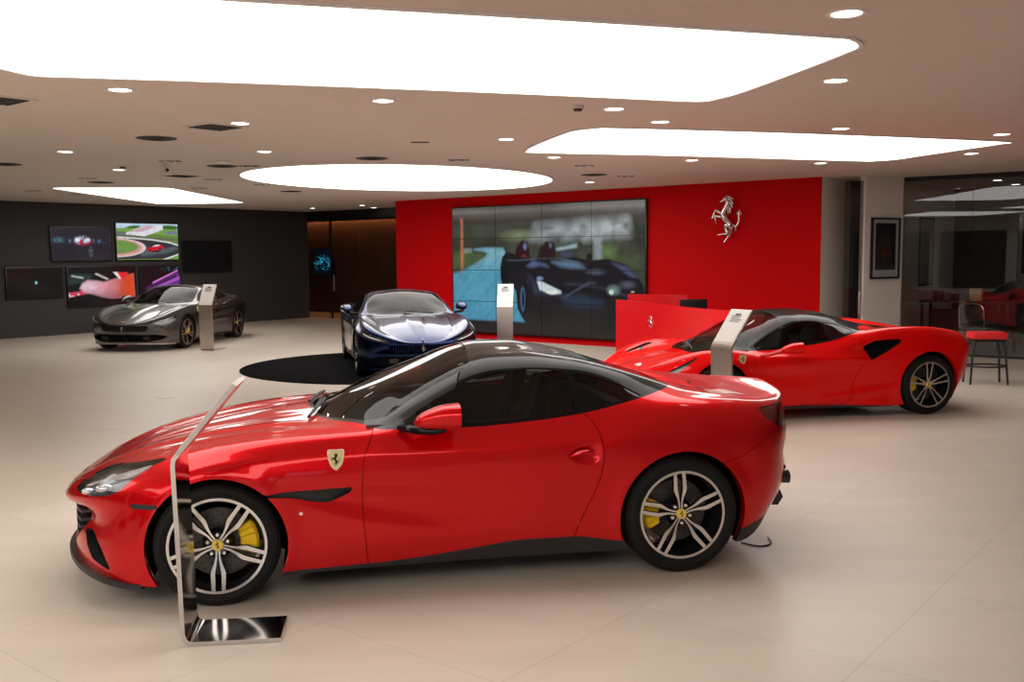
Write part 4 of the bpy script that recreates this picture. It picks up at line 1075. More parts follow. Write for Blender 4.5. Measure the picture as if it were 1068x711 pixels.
    for nm, Pp, mt in (('side_window', SG, 'glass'), ('quarter_window', SQ, 'darkglass')):
        for q in sides(Pp): m3obj(nm, q, MT[mt], car, inset=.006)
    for q in sides(VT): m3obj('side_intake', q, [MT['matte'], MT['black']], car, inset=.09, wall=.09)
    for q in sides(HS): m3obj('bonnet_vent', q, [MT['matte'], MT['black']], car, inset=.04, wall=.04)
    for q in sides(HL_):
        h = m3obj('headlight', q, [MT['housing'], MT['black']], car, inset=.03, wall=.03); m3obj('lamp_lens', q, MT['lens'], h)
    for q in sides(TL): m3obj('tail_light', q, MT['lampred'], car, inset=.004)
    m3obj('rear_diffuser', RB, MT['black'], car, wall=.03, wallmat=0)
    m3obj('front_grille', FB, [MT['matte'], MT['black']], car, inset=.06, wall=.06)
    ub = MB(); ub.box((1.33, 0, .155), (1.75, 1.66, .03)); ub.box((3.05, 0, .25), (.4, 1.2, .03)); ub.box((-.6, 0, .16), (.40, 1.2, .02)); ub.build('underfloor', MT['matte'], car)
    for sg in (-1, 1):
        well(car, 0, .335, R1+.004, sg, .88, .50); well(car, 2.65, .350, R2+.004, sg, .90, .48)
        add_wheel(car, 'star', 0, .95, sg, .337, w=.245, rot=-90, cal=8, nseg=48, detail=True)
        add_wheel(car, 'star', 2.65, .972, sg, .352, w=.305, rot=126, cal=178, nseg=48, detail=True)
        # mirror sits on a long arm rising from the door
        m_ = mirror(car, .80, 1.04, .845, sg, red, (.95, .95, .85), stalk=False)
        MB().tube([(.50, sg*.90, .755), (.60, sg*.95, .775), (.70, sg*1.0, .81), (.80, sg*1.03, .835)], [.020, .022, .026, .02], 10, smooth=4).build('mirror_arm', red, m_)
        MB().tube([(1.62, sg*.935, .715), (1.70, sg*.955, .72), (1.78, sg*.945, .72)], [.008, .013, .006], 8, smooth=3).build('door_handle', red, car)
    b = shield(car, .26, -.953, .725, .075)
    c2 = copy_tree(b, car); c2.location = (.52, 0, 0); c2.rotation_euler = (0, 0, PI)
    MB().lathe([(0, 0), (0, .010), (.012, .011)], 14, c=(.36, -.953, .60)).build('fender_sensor', MT['chrome'], car)
    wiper(car, [(-.05, -.30, .80), (.02, -.05, .83), (.08, .15, .85)], [(-.02, -.2, .81), (.06, .2, .85)])
    cabin(car, 1.15, .36, .22, dashx=.52, dashz=.72, rx=1.50, cardtop=.79)
# ================================================================== THE PLACE
AX = Vector((.7817, -.6237, 0)); NX = Vector((.6237, .7817, 0)); ROOM_A = math.atan2(-.6237, .7817)
def RP(s, t, z=0.): v = AX*s+NX*t; return Vector((v.x, v.y, z))
CEIL = 3.28
def slab(name, corners, z0, z1, m, kind='structure'):
    """vertical or flat slab from a plan polygon given in room coordinates (s, t)"""
    mb = MB(); mb.prism([tuple(RP(s, t)[:2]) for s, t in corners], z0, z1)
    o = mb.build(name, m, smooth=False)
    if kind: o['kind'] = kind
    return o

def floor_material():
    m = bpy.data.materials.new('large beige floor tiles'); m.use_nodes = True; nt = m.node_tree; b = nt.nodes['Principled BSDF']; L = nt.links.new
    tc = nt.nodes.new('ShaderNodeTexCoord'); mp = nt.nodes.new('ShaderNodeMapping'); mp.inputs['Rotation'].default_value = (0, 0, -ROOM_A)
    mp.inputs['Location'].default_value = (.28, .35, 0)
    L(tc.outputs['Object'], mp.inputs['Vector'])
    br = nt.nodes.new('ShaderNodeTexBrick'); br.offset = 0; br.inputs['Scale'].default_value = 1; br.inputs['Brick Width'].default_value = 1.2; br.inputs['Row Height'].default_value = 1.2
    br.inputs['Mortar Size'].default_value = .003; br.inputs['Mortar Smooth'].default_value = .3; br.inputs['Bias'].default_value = 0
    br.inputs['Color1'].default_value = (.58, .505, .425, 1); br.inputs['Color2'].default_value = (.605, .53, .45, 1); br.inputs['Mortar'].default_value = (.46, .395, .33, 1)
    L(mp.outputs['Vector'], br.inputs['Vector'])
    n = nt.nodes.new('ShaderNodeTexNoise'); n.inputs['Scale'].default_value = .9; n.inputs['Detail'].default_value = 6; n.inputs['Roughness'].default_value = .6
    mp2 = nt.nodes.new('ShaderNodeMapping'); mp2.inputs['Scale'].default_value = (1, 3.5, 1); mp2.inputs['Rotation'].default_value = (0, 0, -ROOM_A)
    L(tc.outputs['Object'], mp2.inputs['Vector']); L(mp2.outputs['Vector'], n.inputs['Vector'])
    mr = nt.nodes.new('ShaderNodeMapRange'); mr.inputs['From Min'].default_value = .3; mr.inputs['From Max'].default_value = .7; mr.inputs['To Min'].default_value = .93; mr.inputs['To Max'].default_value = 1.05
    L(n.outputs['Fac'], mr.inputs['Value'])
    vm = nt.nodes.new('ShaderNodeVectorMath'); vm.operation = 'SCALE'; L(br.outputs['Color'], vm.inputs[0]); L(mr.outputs['Result'], vm.inputs['Scale'])
    L(vm.outputs['Vector'], b.inputs['Base Color'])
    mr2 = nt.nodes.new('ShaderNodeMapRange'); mr2.inputs['To Min'].default_value = .30; mr2.inputs['To Max'].default_value = .42; L(n.outputs['Fac'], mr2.inputs['Value']); L(mr2.outputs['Result'], b.inputs['Roughness'])
    b.inputs['Specular IOR Level'].default_value = .4
    return m
FLOORM = floor_material()
S0, S1, T0, T1 = -24.0, 9.0, -6.0, 25.0
slab('floor', [(S0-.2, T0-.4), (S1+.2, T0-.4), (S1+.2, T1), (S0-4.5, T1), (S0-4.5, 19.6), (S0-.2, 19.6)], -.12, 0, FLOORM)
slab('ceiling', [(S0-.2, T0-.4), (S1+.2, T0-.4), (S1+.2, T1), (S0-4.5, T1), (S0-4.5, 19.6), (S0-.2, 19.6)], CEIL, CEIL+.2, MT['ceil'])
slab('wall_left', [(S0-.2, T0), (S0, T0), (S0, 19.95), (S0-.2, 19.95)], 0, CEIL, MT['greywall'])
slab('wall_right', [(S1, T0), (S1+.2, T0), (S1+.2, T1), (S1, T1)], 0, CEIL, MT['whitewall'])
# --- street side, behind the photographer: glazed front with columns
slab('wall_front', [(S0, T0-.3), (S1, T0-.3), (S1, T0), (S0, T0)], 2.75, CEIL, MT['whitewall'])
slab('trim_1', [(S0, T0-.3), (S1, T0-.3), (S1, T0), (S0, T0)], 0, .35, MT['whitewall'])
k = 0
for i in range(12):
    s = S0+3*i-.0; slab('trim_%d' % (i+2), [(max(S0, s-.2), T0-.3), (s+.2, T0-.3), (s+.2, T0), (max(S0, s-.2), T0)], .35, 2.75, MT['whitewall'])
for i in range(11):
    s = S0+3*i
    if i < 7: slab('wall_front_infill_%d' % i, [(s+.2, T0-.3), (s+2.8, T0-.3), (s+2.8, T0-.05), (s+.2, T0-.05)], .35, 2.75, MT['greywall'])
    else: slab('window_%d' % (i+1), [(s+.2, T0-.16), (s+2.8, T0-.16), (s+2.8, T0-.14), (s+.2, T0-.14)], .35, 2.75, MT['lens'])
# --- red feature wall
TW = 17.69
slab('wall_red', [(-17.85, TW), (-6.83, TW), (-6.83, TW+.02), (-6.95, TW+.02), (-6.95, 19.2), (-17.85, 19.2)], 0, CEIL, MT['redwall'])
slab('wall_return', [(-6.95, TW+.02), (-6.83, TW+.02), (-6.83, 19.2), (-6.95, 19.2)], 0, CEIL, MT['whitewall'])
slab('wall_back', [(-28.5, T1-.2), (S1, T1-.2), (S1, T1), (-28.5, T1)], 0, CEIL, MT['greywall'])
slab('floor_red_strip', [(-17.85, 16.95), (-6.83, 16.95), (-6.83, TW), (-17.85, TW)], 0, .012, MT['redwall'])
# --- dark glazed entrance between the charcoal wall and the red wall
def glass_leaf(name, s0, s1, t, z0, z1, m, th=.012, frame=False):
    slabm = slab(name, [(s0, t), (s1, t), (s1, t+th), (s0, t+th)], z0, z1, m)
    return slabm
slab('trim_20', [(-24.2, 19.95), (-17.85, 19.95), (-17.85, 20.05), (-24.2, 20.05)], 3.0, CEIL, MT['frame'])
glass_leaf('window_20', -24.1, -22.95, 19.95, 0.02, 3.0, MT['doorglass'])
dr = glass_leaf('door_1', -22.92, -21.7, 19.95, 0.02, 3.0, MT['doorglass'])
glass_leaf('window_21', -21.67, -18.0, 19.95, 0.02, 3.0, MT['doorglass'])
def bar(name, s, t, z0, z1, m, parent=None, w_=.03, d_=.03):
    p = RP(s, t); mb = MB(); Mt = Matrix.Rotation(ROOM_A, 4, 'Z'); mb.box((0, 0, 0), (w_, d_, z1-z0), M=Matrix.Translation((p.x, p.y, (z0+z1)/2)) @ Mt, bev=min(w_, d_)*.25)
    o = mb.build(name, m, parent); return o
h = bar('door_handle', -22.78, 19.90, .85, 1.35, MT['steel'], dr, .04, .04)
bar('trim_21', -22.94, 19.95, 0, 3.0, MT['frame'], None, .07, .05)['kind'] = 'structure'
slab('wall_lobby_back', [(-28.4, 22.2), (-17.85, 22.2), (-17.85, 22.4), (-28.4, 22.4)], 0, CEIL, MT['brown'])
slab('wall_lobby_left', [(-28.5, 19.6), (-28.4, 19.6), (-28.4, 22.4), (-28.5, 22.4)], 0, CEIL, MT['greywall'])
slab('wall_lobby_near', [(-28.5, 19.75), (-24.2, 19.75), (-24.2, 19.95), (-28.5, 19.95)], 0, CEIL, MT['greywall'])
# cove with a warm strip behind its lip
slab('trim_22', [(-28.2, 21.9), (-18.0, 21.9), (-18.0, 21.96), (-28.2, 21.96)], 3.06, CEIL, MT['frame'])
cv = slab('cove_light', [(-28.0, 22.08), (-18.2, 22.08), (-18.2, 22.12), (-28.0, 22.12)], 3.20, 3.24, MT['cove'], None)
tag(cv, 'warm orange light strip hidden in the ceiling cove of the dark lobby', 'light')

# ================================================================== displays
def picgrid(nu, nv):
    u, v = np.meshgrid(np.linspace(0, 1, nu), np.linspace(0, 1, nv)); return u, v   # v up
def vnoise(u, v, fx, fy, seed=0):
    rs = np.random.RandomState(seed); g = rs.rand(int(fy)+3, int(fx)+3)
    x = u*fx; y = v*fy; xi = np.floor(x).astype(int); yi = np.floor(y).astype(int); a = x-xi; b = y-yi
    a = a*a*(3-2*a); b = b*b*(3-2*b)
    return g[yi, xi]*(1-a)*(1-b)+g[yi, xi+1]*a*(1-b)+g[yi+1, xi]*(1-a)*b+g[yi+1, xi+1]*a*b
def lay(C, m, col):
    m = np.clip(m, 0, 1)[..., None]; return C*(1-m)+np.array(col)*m
def pm(u, v, pts, soft=.01, asp=1.78):
    P = np.array(pts, float)*np.array([asp, 1]); d = sd((u*asp).ravel(), v.ravel(), P).reshape(u.shape)
    return np.clip(d/soft+.5, 0, 1)
def em(u, v, cx, cy, rx, ry, soft=.3):
    r = np.sqrt(((u-cx)/rx)**2+((v-cy)/ry)**2); return np.clip((1-r)/soft, 0, 1)
SR = lambda r, g, b: tuple(((x/255)/12.92 if x/255 <= .04045 else ((x/255+.055)/1.055)**2.4) for x in (r, g, b))

def pic_track(u, v):
    C = np.zeros(u.shape+(3,))+np.array(SR(105, 135, 70))
    C = lay(C, np.clip((v-.84)/.02, 0, 1), SR(190, 215, 235)); C = lay(C, np.clip(em(u, v, .3, .86, .18, .10)+em(u, v, .15, .83, .2, .05)+em(u, v, .85, .9, .2, .08), 0, 1), SR(60, 110, 40))
    C = lay(C, pm(u, v, [(0, .80), (.2, .76), (1, .66), (1, .84), (.55, .88), (0, .86)]), SR(120, 165, 80))
    C = lay(C, pm(u, v, [(.0, .77), (.2, .74), (.2, .69), (0, .70)]), SR(110, 115, 125))
    C = lay(C, pm(u, v, [(.75, .78), (1, .82), (1, .70), (.8, .72)]), SR(120, 130, 140))
    C = lay(C, pm(u, v, [(.15, .74), (.45, .96), (.75, .96), (.75, .84), (.45, .65), (.15, .70)]), SR(225, 225, 232))
    C = lay(C, pm(u, v, [(.2, .77), (.45, .94), (.65, .95), (.42, .78)]), SR(205, 170, 180))
    C = lay(C, pm(u, v, [(0, .66), (.4, .60), (1, .53), (1, .56), (.4, .64), (0, .70)]), SR(95, 100, 90))
    C = lay(C, pm(u, v, [(0, .60), (.3, .56), (.7, .53), (1, .38), (1, .16), (.75, .02), (0, .02)]), SR(52, 54, 60))
    C = lay(C, .45*pm(u, v, [(.3, .25), (.7, .30), (.95, .36), (1, .30), (.8, .18), (.4, .10)], .08), SR(120, 130, 140))
    C = lay(C, pm(u, v, [(0, .60), (.25, .58), (.55, .54), (.85, .46), (1, .38), (1, .42), (.85, .50), (.55, .575), (.25, .615), (0, .64)]), SR(225, 225, 225))
    C = lay(C, em(u, v, 0, .33, .47, .26, .04), SR(225, 200, 200)); C = lay(C, em(u, v, -.02, .34, .42, .23, .04), SR(205, 90, 95)*1 if 0 else SR(215, 150, 150)); C = lay(C, em(u, v, -.02, .355, .36, .19, .04), SR(110, 150, 75))
    C = lay(C, pm(u, v, [(.72, .0), (1, .16), (1, .13), (.8, .0)]), SR(230, 230, 230)); C = lay(C, pm(u, v, [(.82, .0), (1, .12), (1, 0)]), SR(110, 160, 70))
    C = lay(C, em(u, v, .60, .24, .12, .03), SR(20, 20, 24))
    C = lay(C, pm(u, v, [(.48, .26), (.50, .33), (.56, .36), (.60, .41), (.68, .42), (.74, .39), (.745, .31), (.68, .27), (.55, .235), (.49, .235)]), SR(205, 30, 50))
    C = lay(C, pm(u, v, [(.56, .36), (.61, .41), (.69, .415), (.68, .38)]), SR(225, 215, 225)); C = lay(C, em(u, v, .52, .26, .02, .025), SR(30, 10, 15)); C = lay(C, em(u, v, .69, .30, .022, .035), SR(30, 10, 15))
    return C*1.05
def pic_show(u, v):
    C = np.zeros(u.shape+(3,))+np.array(SR(38, 34, 44))*(.8+.5*vnoise(u, v, 6, 5, 3))[..., None]
    b = em(u, v, .5, .62, .16, .16, .6); C = lay(C, em(u, v, .52, .58, .20, .15, .8), SR(190, 20, 60)); n = vnoise(u, v, 40, 18, 1)
    C = lay(C, b*np.clip(n*2-.6, 0, 1), SR(190, 220, 250)); C = lay(C, em(u, v, .42, .62, .05, .08, .5), SR(230, 240, 250)); C = lay(C, em(u, v, .59, .62, .06, .07, .5), SR(210, 225, 250))
    C = lay(C, np.clip(np.exp(-((v-.58)/.05)**2)*(vnoise(u, v, 60, 6, 5) > .7)*1., 0, 1)*(np.abs(u-.5) > .18), SR(60, 130, 170)); C = lay(C, em(u, v, .12, .62, .12, .12, 1.)*vnoise(u, v, 50, 20, 2), SR(90, 150, 170))
    C = lay(C, em(u, v, .64, .25, .05, .20, 1)*vnoise(u, v, 20, 30, 8), SR(120, 140, 140))
    return C
def pic_spot(u, v):
    C = np.zeros(u.shape+(3,))+np.array(SR(14, 8, 8)); C = lay(C, em(u, v, .515, .5, .03, .07, .6), SR(110, 200, 210)); return lay(C, em(u, v, .52, .5, .012, .04, .6), SR(230, 250, 240))
def pic_car_red(u, v):
    C = np.zeros(u.shape+(3,))+np.array(SR(14, 10, 12)); C = lay(C, pm(u, v, [(.02, .84), (.35, .80), (.3, .62), (0, .55)], .05), SR(40, 55, 50))
    C = lay(C, pm(u, v, [(.05, .80), (.22, .74), (.22, .70), (.05, .76)], .02), SR(190, 190, 180)); C = lay(C, pm(u, v, [(.42, .84), (.60, .68), (.56, .66), (.38, .82)], .02), SR(200, 195, 185))
    C = lay(C, pm(u, v, [(0, .35), (.28, .40), (.26, .30), (.1, .26), (0, .22)], .03), SR(205, 60, 90)); C = lay(C, (vnoise(u, v, 30, 20, 4) > .55)*pm(u, v, [(0, .35), (.28, .40), (.26, .30), (0, .24)], .03), SR(235, 225, 225))
    body = pm(u, v, [(.16, .45), (.2, .58), (.28, .66), (.40, .64), (.52, .60), (.66, .66), (.8, .72), (.97, .80), (.98, .2), (.8, .18), (.62, .17), (.48, .22), (.34, .30), (.22, .34)], .06)
    C = lay(C, body, SR(225, 175, 190)); C = lay(C, body*np.clip((u-.35)/.5, 0, 1), SR(205, 80, 60)); C = lay(C, body*np.clip((.42-v)/.25, 0, 1)*.7, SR(120, 60, 70)); C = lay(C, body*np.clip((u-.72)/.2, 0, 1), SR(225, 75, 30))
    C = lay(C, pm(u, v, [(.70, .86), (.90, .84), (.86, .72), (.78, .66)], .02), SR(245, 40, 50)); C = lay(C, pm(u, v, [(.66, .86), (.72, .86), (.78, .68), (.75, .68)], .02), SR(245, 240, 235))
    C = lay(C, .5*em(u, v, .3, .5, .14, .12, .8), SR(245, 230, 240)); return C
def pic_purple(u, v):
    C = np.zeros(u.shape+(3,))+np.array(SR(24, 14, 20)); w1 = pm(u, v, [(.15, .20), (.95, .78), (1, .62), (1, .2), (.8, .05), (.3, .02)], .15)
    C = lay(C, w1, SR(110, 50, 130)); C = lay(C, pm(u, v, [(.3, .42), (.95, .86), (.95, .80), (.3, .36)], .03), SR(225, 120, 220)); C = lay(C, pm(u, v, [(.2, .22), (.9, .66), (.9, .58), (.2, .18)], .05), SR(60, 20, 60)); C = lay(C, pm(u, v, [(.45, .3), (1, .62), (1, .50), (.5, .22)], .05), SR(170, 90, 200))
    C = lay(C, (vnoise(u, v, 36, 24, 9) > .82)*np.clip((v-.82)/.05, 0, 1)*np.clip((u-.5)/.1, 0, 1), SR(90, 140, 170)); return C
def pic_off(u, v): return np.zeros(u.shape+(3,))+.0015
def pic_lobby(u, v):
    C = np.zeros(u.shape+(3,))+np.array(SR(12, 20, 34)); C = lay(C, (vnoise(u, v, 12, 30, 2) > .62)*(em(u, v, .5, .45, .5, .35, .3)), SR(50, 190, 235)); return C
def pic_wall(u, v):
    """open roadster driving down a blue-lit country road"""
    C = np.zeros(u.shape+(3,))+np.array(SR(62, 66, 54))*(.5+.8*vnoise(u, v, 14, 10, 1))[..., None]
    C = lay(C, .8*np.clip((v-.86)/.03, 0, 1), SR(78, 70, 66)); C = lay(C, np.exp(-((v-.885)/.03)**2)*.8, SR(45, 34, 32)); C = lay(C, np.exp(-((v-.965)/.02)**2)*.5, SR(125, 120, 118))  # top band: ceiling reflection on the panels, painted into the picture
    nz = .45+.75*vnoise(u, v, 22, 16, 11)
    C = lay(C, pm(u, v, [(.44, .74), (.47, .84), (.70, .86), (.71, .76), (.62, .72)], .10)*nz, SR(158, 166, 172)); C = lay(C, pm(u, v, [(.72, .73), (.72, .86), (.92, .87), (.93, .76)], .10)*nz, SR(182, 190, 192)); C = lay(C, em(u, v, .38, .77, .13, .06, .9), SR(120, 130, 100))
    C = lay(C, .6*em(u, v, .1, .74, .12, .14, .8), SR(60, 66, 50)); C = lay(C, em(u, v, .83, .62, .06, .10, .8), SR(98, 125, 72)); C = lay(C, .7*pm(u, v, [(.76, .85), (.80, .85), (.80, .5), (.76, .5)], .03), SR(150, 160, 165))
    C = lay(C, em(u, v, .9, .55, .12, .10, .8), SR(74, 86, 58)); C = lay(C, em(u, v, .08, .58, .17, .09, .5), SR(76, 92, 56))
    road = pm(u, v, [(.13, .665), (.20, .675), (.29, .67), (.30, .64), (.42, .30), (.42, .10), (0, .10), (0, .47), (.07, .50), (.15, .56), (.20, .61), (.205, .635), (.18, .655)], .03)
    C = lay(C, road, SR(84, 156, 182)); C = lay(C, road*np.clip((v-.48)/.15, 0, 1)*.6, SR(150, 195, 200)); C = lay(C, road*np.clip(vnoise(u-.5*v, v, 60, 9, 6)*1.6-.5, 0, 1)*.35, SR(64, 122, 152))
    C = lay(C, pm(u, v, [(.55, .66), (.68, .70), (.68, .67), (.56, .645)], .02), SR(150, 175, 185))
    C = lay(C, np.exp(-((u-.055)/.008)**2)*np.clip((.93-v)/.03, 0, 1)*np.clip((v-.45)/.1, 0, 1)*.8, SR(200, 120, 80))
    C = lay(C, pm(u, v, [(.065, .635), (.115, .64), (.115, .675), (.065, .675)], .02)*.6, SR(150, 158, 158))
    C = lay(C, np.clip((.105-v)/.012, 0, 1), SR(14, 13, 15))
    tr = vnoise(u, v, 34, 22, 31)*vnoise(u, v, 9, 7, 32)
    C = lay(C, np.clip(tr*2.6-.9, 0, 1)*np.clip((v-.66)/.04, 0, 1)*np.clip((.86-v)/.03, 0, 1)*.8, SR(34, 38, 28))
    C = lay(C, np.clip((.655-v)/.01, 0, 1)*np.clip((u-.72)/.1, 0, 1)*np.clip(tr*2.4-.5, 0, 1)*.8, SR(40, 48, 36))
    C = lay(C, road*np.clip(1-np.abs((u-(.10+.12*(v-.1)))/.006), 0, 1)*.0, SR(200, 220, 225))
    C = lay(C, .55*road*np.clip((.30-v)/.2, 0, 1), SR(66, 132, 172))
    dk = SR(20, 18, 26)
    body = pm(u, v, [(.275, .52), (.285, .60), (.31, .645), (.36, .62), (.42, .60), (.48, .585), (.56, .585), (.66, .60), (.74, .575), (.83, .585), (.92, .54), (.985, .42), (1.0, .36), (1.0, .02), (.45, .02), (.40, .12), (.37, .20), (.36, .34), (.33, .40), (.29, .36), (.28, .44)], .012)
    C = lay(C, body, dk)
    C = lay(C, .8*np.exp(-((v-(.60-.10*(u-.3)+.02*np.sin(u*14)))/.006)**2)*np.clip((u-.30)/.03, 0, 1)*np.clip((.75-u)/.1, 0, 1), SR(84, 88, 104))
    C = lay(C, .7*np.exp(-((u-(.415+.10*(v-.3)))/.010)**2)*np.clip((v-.12)/.1, 0, 1)*np.clip((.52-v)/.1, 0, 1), SR(52, 44, 66))
    C = lay(C, .6*np.exp(-((v-(.40-.45*(u-.62)**2*2))/.012)**2)*np.clip((u-.60)/.04, 0, 1)*np.clip((.96-u)/.05, 0, 1), SR(58, 60, 80))
    C = lay(C, em(u, v, .295, .47, .022, .11, .3), SR(8, 8, 12)); C = lay(C, em(u, v, .405, .28, .032, .17, .25), SR(10, 10, 16)); C = lay(C, em(u, v, .398, .28, .016, .11, .3), SR(70, 100, 130)); C = lay(C, em(u, v, .40, .28, .008, .08, .3), SR(16, 20, 30))
    C = lay(C, pm(u, v, [(.355, .60), (.365, .68), (.395, .735), (.425, .72), (.435, .66), (.44, .60)], .02), SR(40, 12, 20)); C = lay(C, em(u, v, .412, .685, .014, .04, .8), SR(110, 120, 160)); C = lay(C, em(u, v, .405, .61, .02, .02, .8), SR(110, 30, 40)); C = lay(C, pm(u, v, [(.475, .59), (.49, .66), (.52, .72), (.56, .72), (.575, .65), (.57, .59)], .02), SR(36, 16, 24)); C = lay(C, em(u, v, .545, .69, .012, .03, .9), SR(100, 105, 135)); C = lay(C, em(u, v, .63, .62, .04, .03, .3), SR(60, 66, 84)); C = lay(C, em(u, v, .74, .60, .016, .03, .3), SR(16, 16, 20))
    C = lay(C, .7*pm(u, v, [(.42, .53), (.455, .575), (.52, .545), (.535, .52), (.49, .535), (.45, .52)], .03), SR(92, 112, 150)); C = lay(C, .75*pm(u, v, [(.55, .565), (.62, .57), (.69, .555), (.72, .515), (.66, .515), (.60, .525)], .035), SR(105, 135, 165))
    C = lay(C, .6*em(u, v, .77, .49, .06, .03, .8), SR(90, 100, 120)); C = lay(C, .7*pm(u, v, [(.84, .56), (.92, .53), (.97, .45), (.93, .46)], .02), SR(80, 90, 120)); C = lay(C, .5*em(u, v, .92, .40, .05, .04, .8), SR(110, 110, 130))
    C = lay(C, .7*pm(u, v, [(.44, .46), (.47, .40), (.60, .34), (.62, .30), (.46, .32)], .04), SR(56, 62, 84))
    C = lay(C, pm(u, v, [(.475, .42), (.50, .415), (.60, .345), (.60, .325), (.55, .315), (.49, .35)], .012), SR(200, 215, 220)); C = lay(C, em(u, v, .55, .335, .035, .018, .5), SR(240, 245, 235)); C = lay(C, em(u, v, .49, .44, .02, .02, .4), SR(120, 140, 170))
    C = lay(C, pm(u, v, [(.60, .38), (.84, .36), (.84, .22), (.62, .20)], .04)*.8, SR(12, 12, 18)); C = lay(C, .7*pm(u, v, [(.60, .31), (.70, .315), (.81, .28), (.80, .235), (.70, .225), (.62, .25)], .06), SR(38, 60, 84))
    C = lay(C, .9*np.exp(-((v-(.285+.9*(u-.60)*(u < .74)+.126*(u >= .74)))/.010)**2)*np.clip((u-.60)/.03, 0, 1)*np.clip((.78-u)/.03, 0, 1), SR(70, 76, 92)); C = lay(C, em(u, v, .845, .345, .014, .022, .4), SR(225, 245, 220)); C = lay(C, .6*em(u, v, .855, .36, .04, .05, .9), SR(150, 180, 180)); C = lay(C, em(u, v, .945, .35, .012, .008, .6), SR(220, 170, 130))
    C = lay(C, pm(u, v, [(.46, .22), (.62, .18), (.99, .20), (1, .02), (.45, .02)], .04)*.7, SR(7, 6, 9))
    return C

GRAIN = True
def picture_mesh(name, nu, nv, fn, w_, h_, mat_, parent=None, u0=0, u1=1, v0=0, v1=1, M=None):
    """flat lit picture, w_ x h_, in local x (width) and z (height), facing -y"""
    uu, vv = np.meshgrid(np.linspace(u0, u1, nu), np.linspace(v0, v1, nv))
    C = fn(uu, vv)
    if GRAIN: C = C*(.82+.22*vnoise(np.clip(uu, 0, 1), np.clip(vv, 0, 1), 70, 40, 21)+.16*vnoise(np.clip(uu, 0, 1), np.clip(vv, 0, 1), 18, 9, 22))[..., None]
    X = (np.linspace(-.5, .5, nu)*w_); Z = (np.linspace(-.5, .5, nv)*h_)
    xx, zz = np.meshgrid(X, Z); V = np.stack([xx.ravel(), np.zeros(xx.size), zz.ravel()], 1)
    idx = np.arange(nu*nv).reshape(nv, nu); F = np.stack([idx[:-1, :-1].ravel(), idx[:-1, 1:].ravel(), idx[1:, 1:].ravel(), idx[1:, :-1].ravel()], 1)
    me = bpy.data.meshes.new(name); me.from_pydata(V.tolist(), [], F.tolist()); me.materials.append(mat_)
    at = me.color_attributes.new('picture', 'FLOAT_COLOR', 'POINT'); at.data.foreach_set('color', np.concatenate([C.reshape(-1, 3), np.ones((nu*nv, 1))], 1).ravel())
    o = bpy.data.objects.new(name, me); COL.objects.link(o)
    if parent: o.parent = parent
    return o
SCR = screenmat('lit screen', .62)

def television(s, t, z, w_, h_, fn, label, face_s=True, nu=120):
    p = RP(s, t, z-h_/2); rz = ROOM_A+PI/2 if face_s else ROOM_A
    root = empty('television', p, rz, label, 'television', 'televisions on the charcoal wall')
    bz = MB(); bz.box((0, .03, h_/2), (w_, .06, h_), bev=.008); bz.build('screen_housing', MT['bezel'], root)
    d = picture_mesh('screen_picture', nu, int(nu*h_/w_), fn, w_-.05, h_-.05, SCR, root); d.location = (0, -.002, h_/2)
    return root
TVL = [((11.835, 13.447), (1.821, 2.705), pic_show, 'upper left wall television showing a blurred red and blue night scene'),
       ((13.547, 15.39), (1.828, 2.83), pic_track, 'bright wall television showing a red car on a green race track'),
       ((15.491, 17.095), (1.479, 2.373), pic_off, 'switched-off black television, furthest right on the charcoal wall'),
       ((10.716, 12.109), (.932, 1.704), pic_spot, 'dark lower television showing one small white glowing spot'),
       ((12.208, 14.074), (.679, 1.703), pic_car_red, 'lower television showing a pale and red car close-up'),
       ((14.171, 15.40), (.92, 1.70), pic_purple, 'television with purple light streaks partly behind the grey car')]
for (ta, tb), (za, zb), fn, lb in TVL: television(S0+.061, (ta+tb)/2, (za+zb)/2, tb-ta, zb-za, fn, lb)
television(-25.9, 22.13, 1.72, 1.0, .9, pic_lobby, 'small screen with cyan text glowing inside the dark lobby', False, 60)['group'] = 'lobby screen'

def video_wall():
    s0, s1, z0, z1 = -15.86, -10.51, .078, 3.023; w_ = s1-s0; h_ = z1-z0
    root = empty('video_wall', RP((s0+s1)/2, TW-.07, z0), ROOM_A, 'large video wall of sixteen panels showing a dark open roadster on a road', 'video wall')
    MB().box((0, .035, h_/2), (w_+.05, .066, h_+.05), bev=.006).build('wall_frame', MT['bezel'], root)
    for i in range(4):
        for j in range(4):
            o = picture_mesh('display_panel', 84, 48, pic_wall, w_/4-.012, h_/4-.012, SCR, root, i/4, (i+1)/4, j/4, (j+1)/4)
            o.location = (-w_/2+w_*(i+.5)/4, -.004, h_*(j+.5)/4)
video_wall()

# rearing horse emblem in polished metal on the red wall
hb = MB(); horse(hb, lambda x, y, d: (x*.86, -d*.86-.04, y*.88), n=10)
ho = hb.build('horse_emblem', MT['chrome'], None, angle=60); ho.location = RP(-8.655, TW-.06, 2.56); ho.rotation_euler = (0, 0, ROOM_A)
tag(ho, 'polished metal rearing horse emblem mounted high on the red wall', 'emblem')

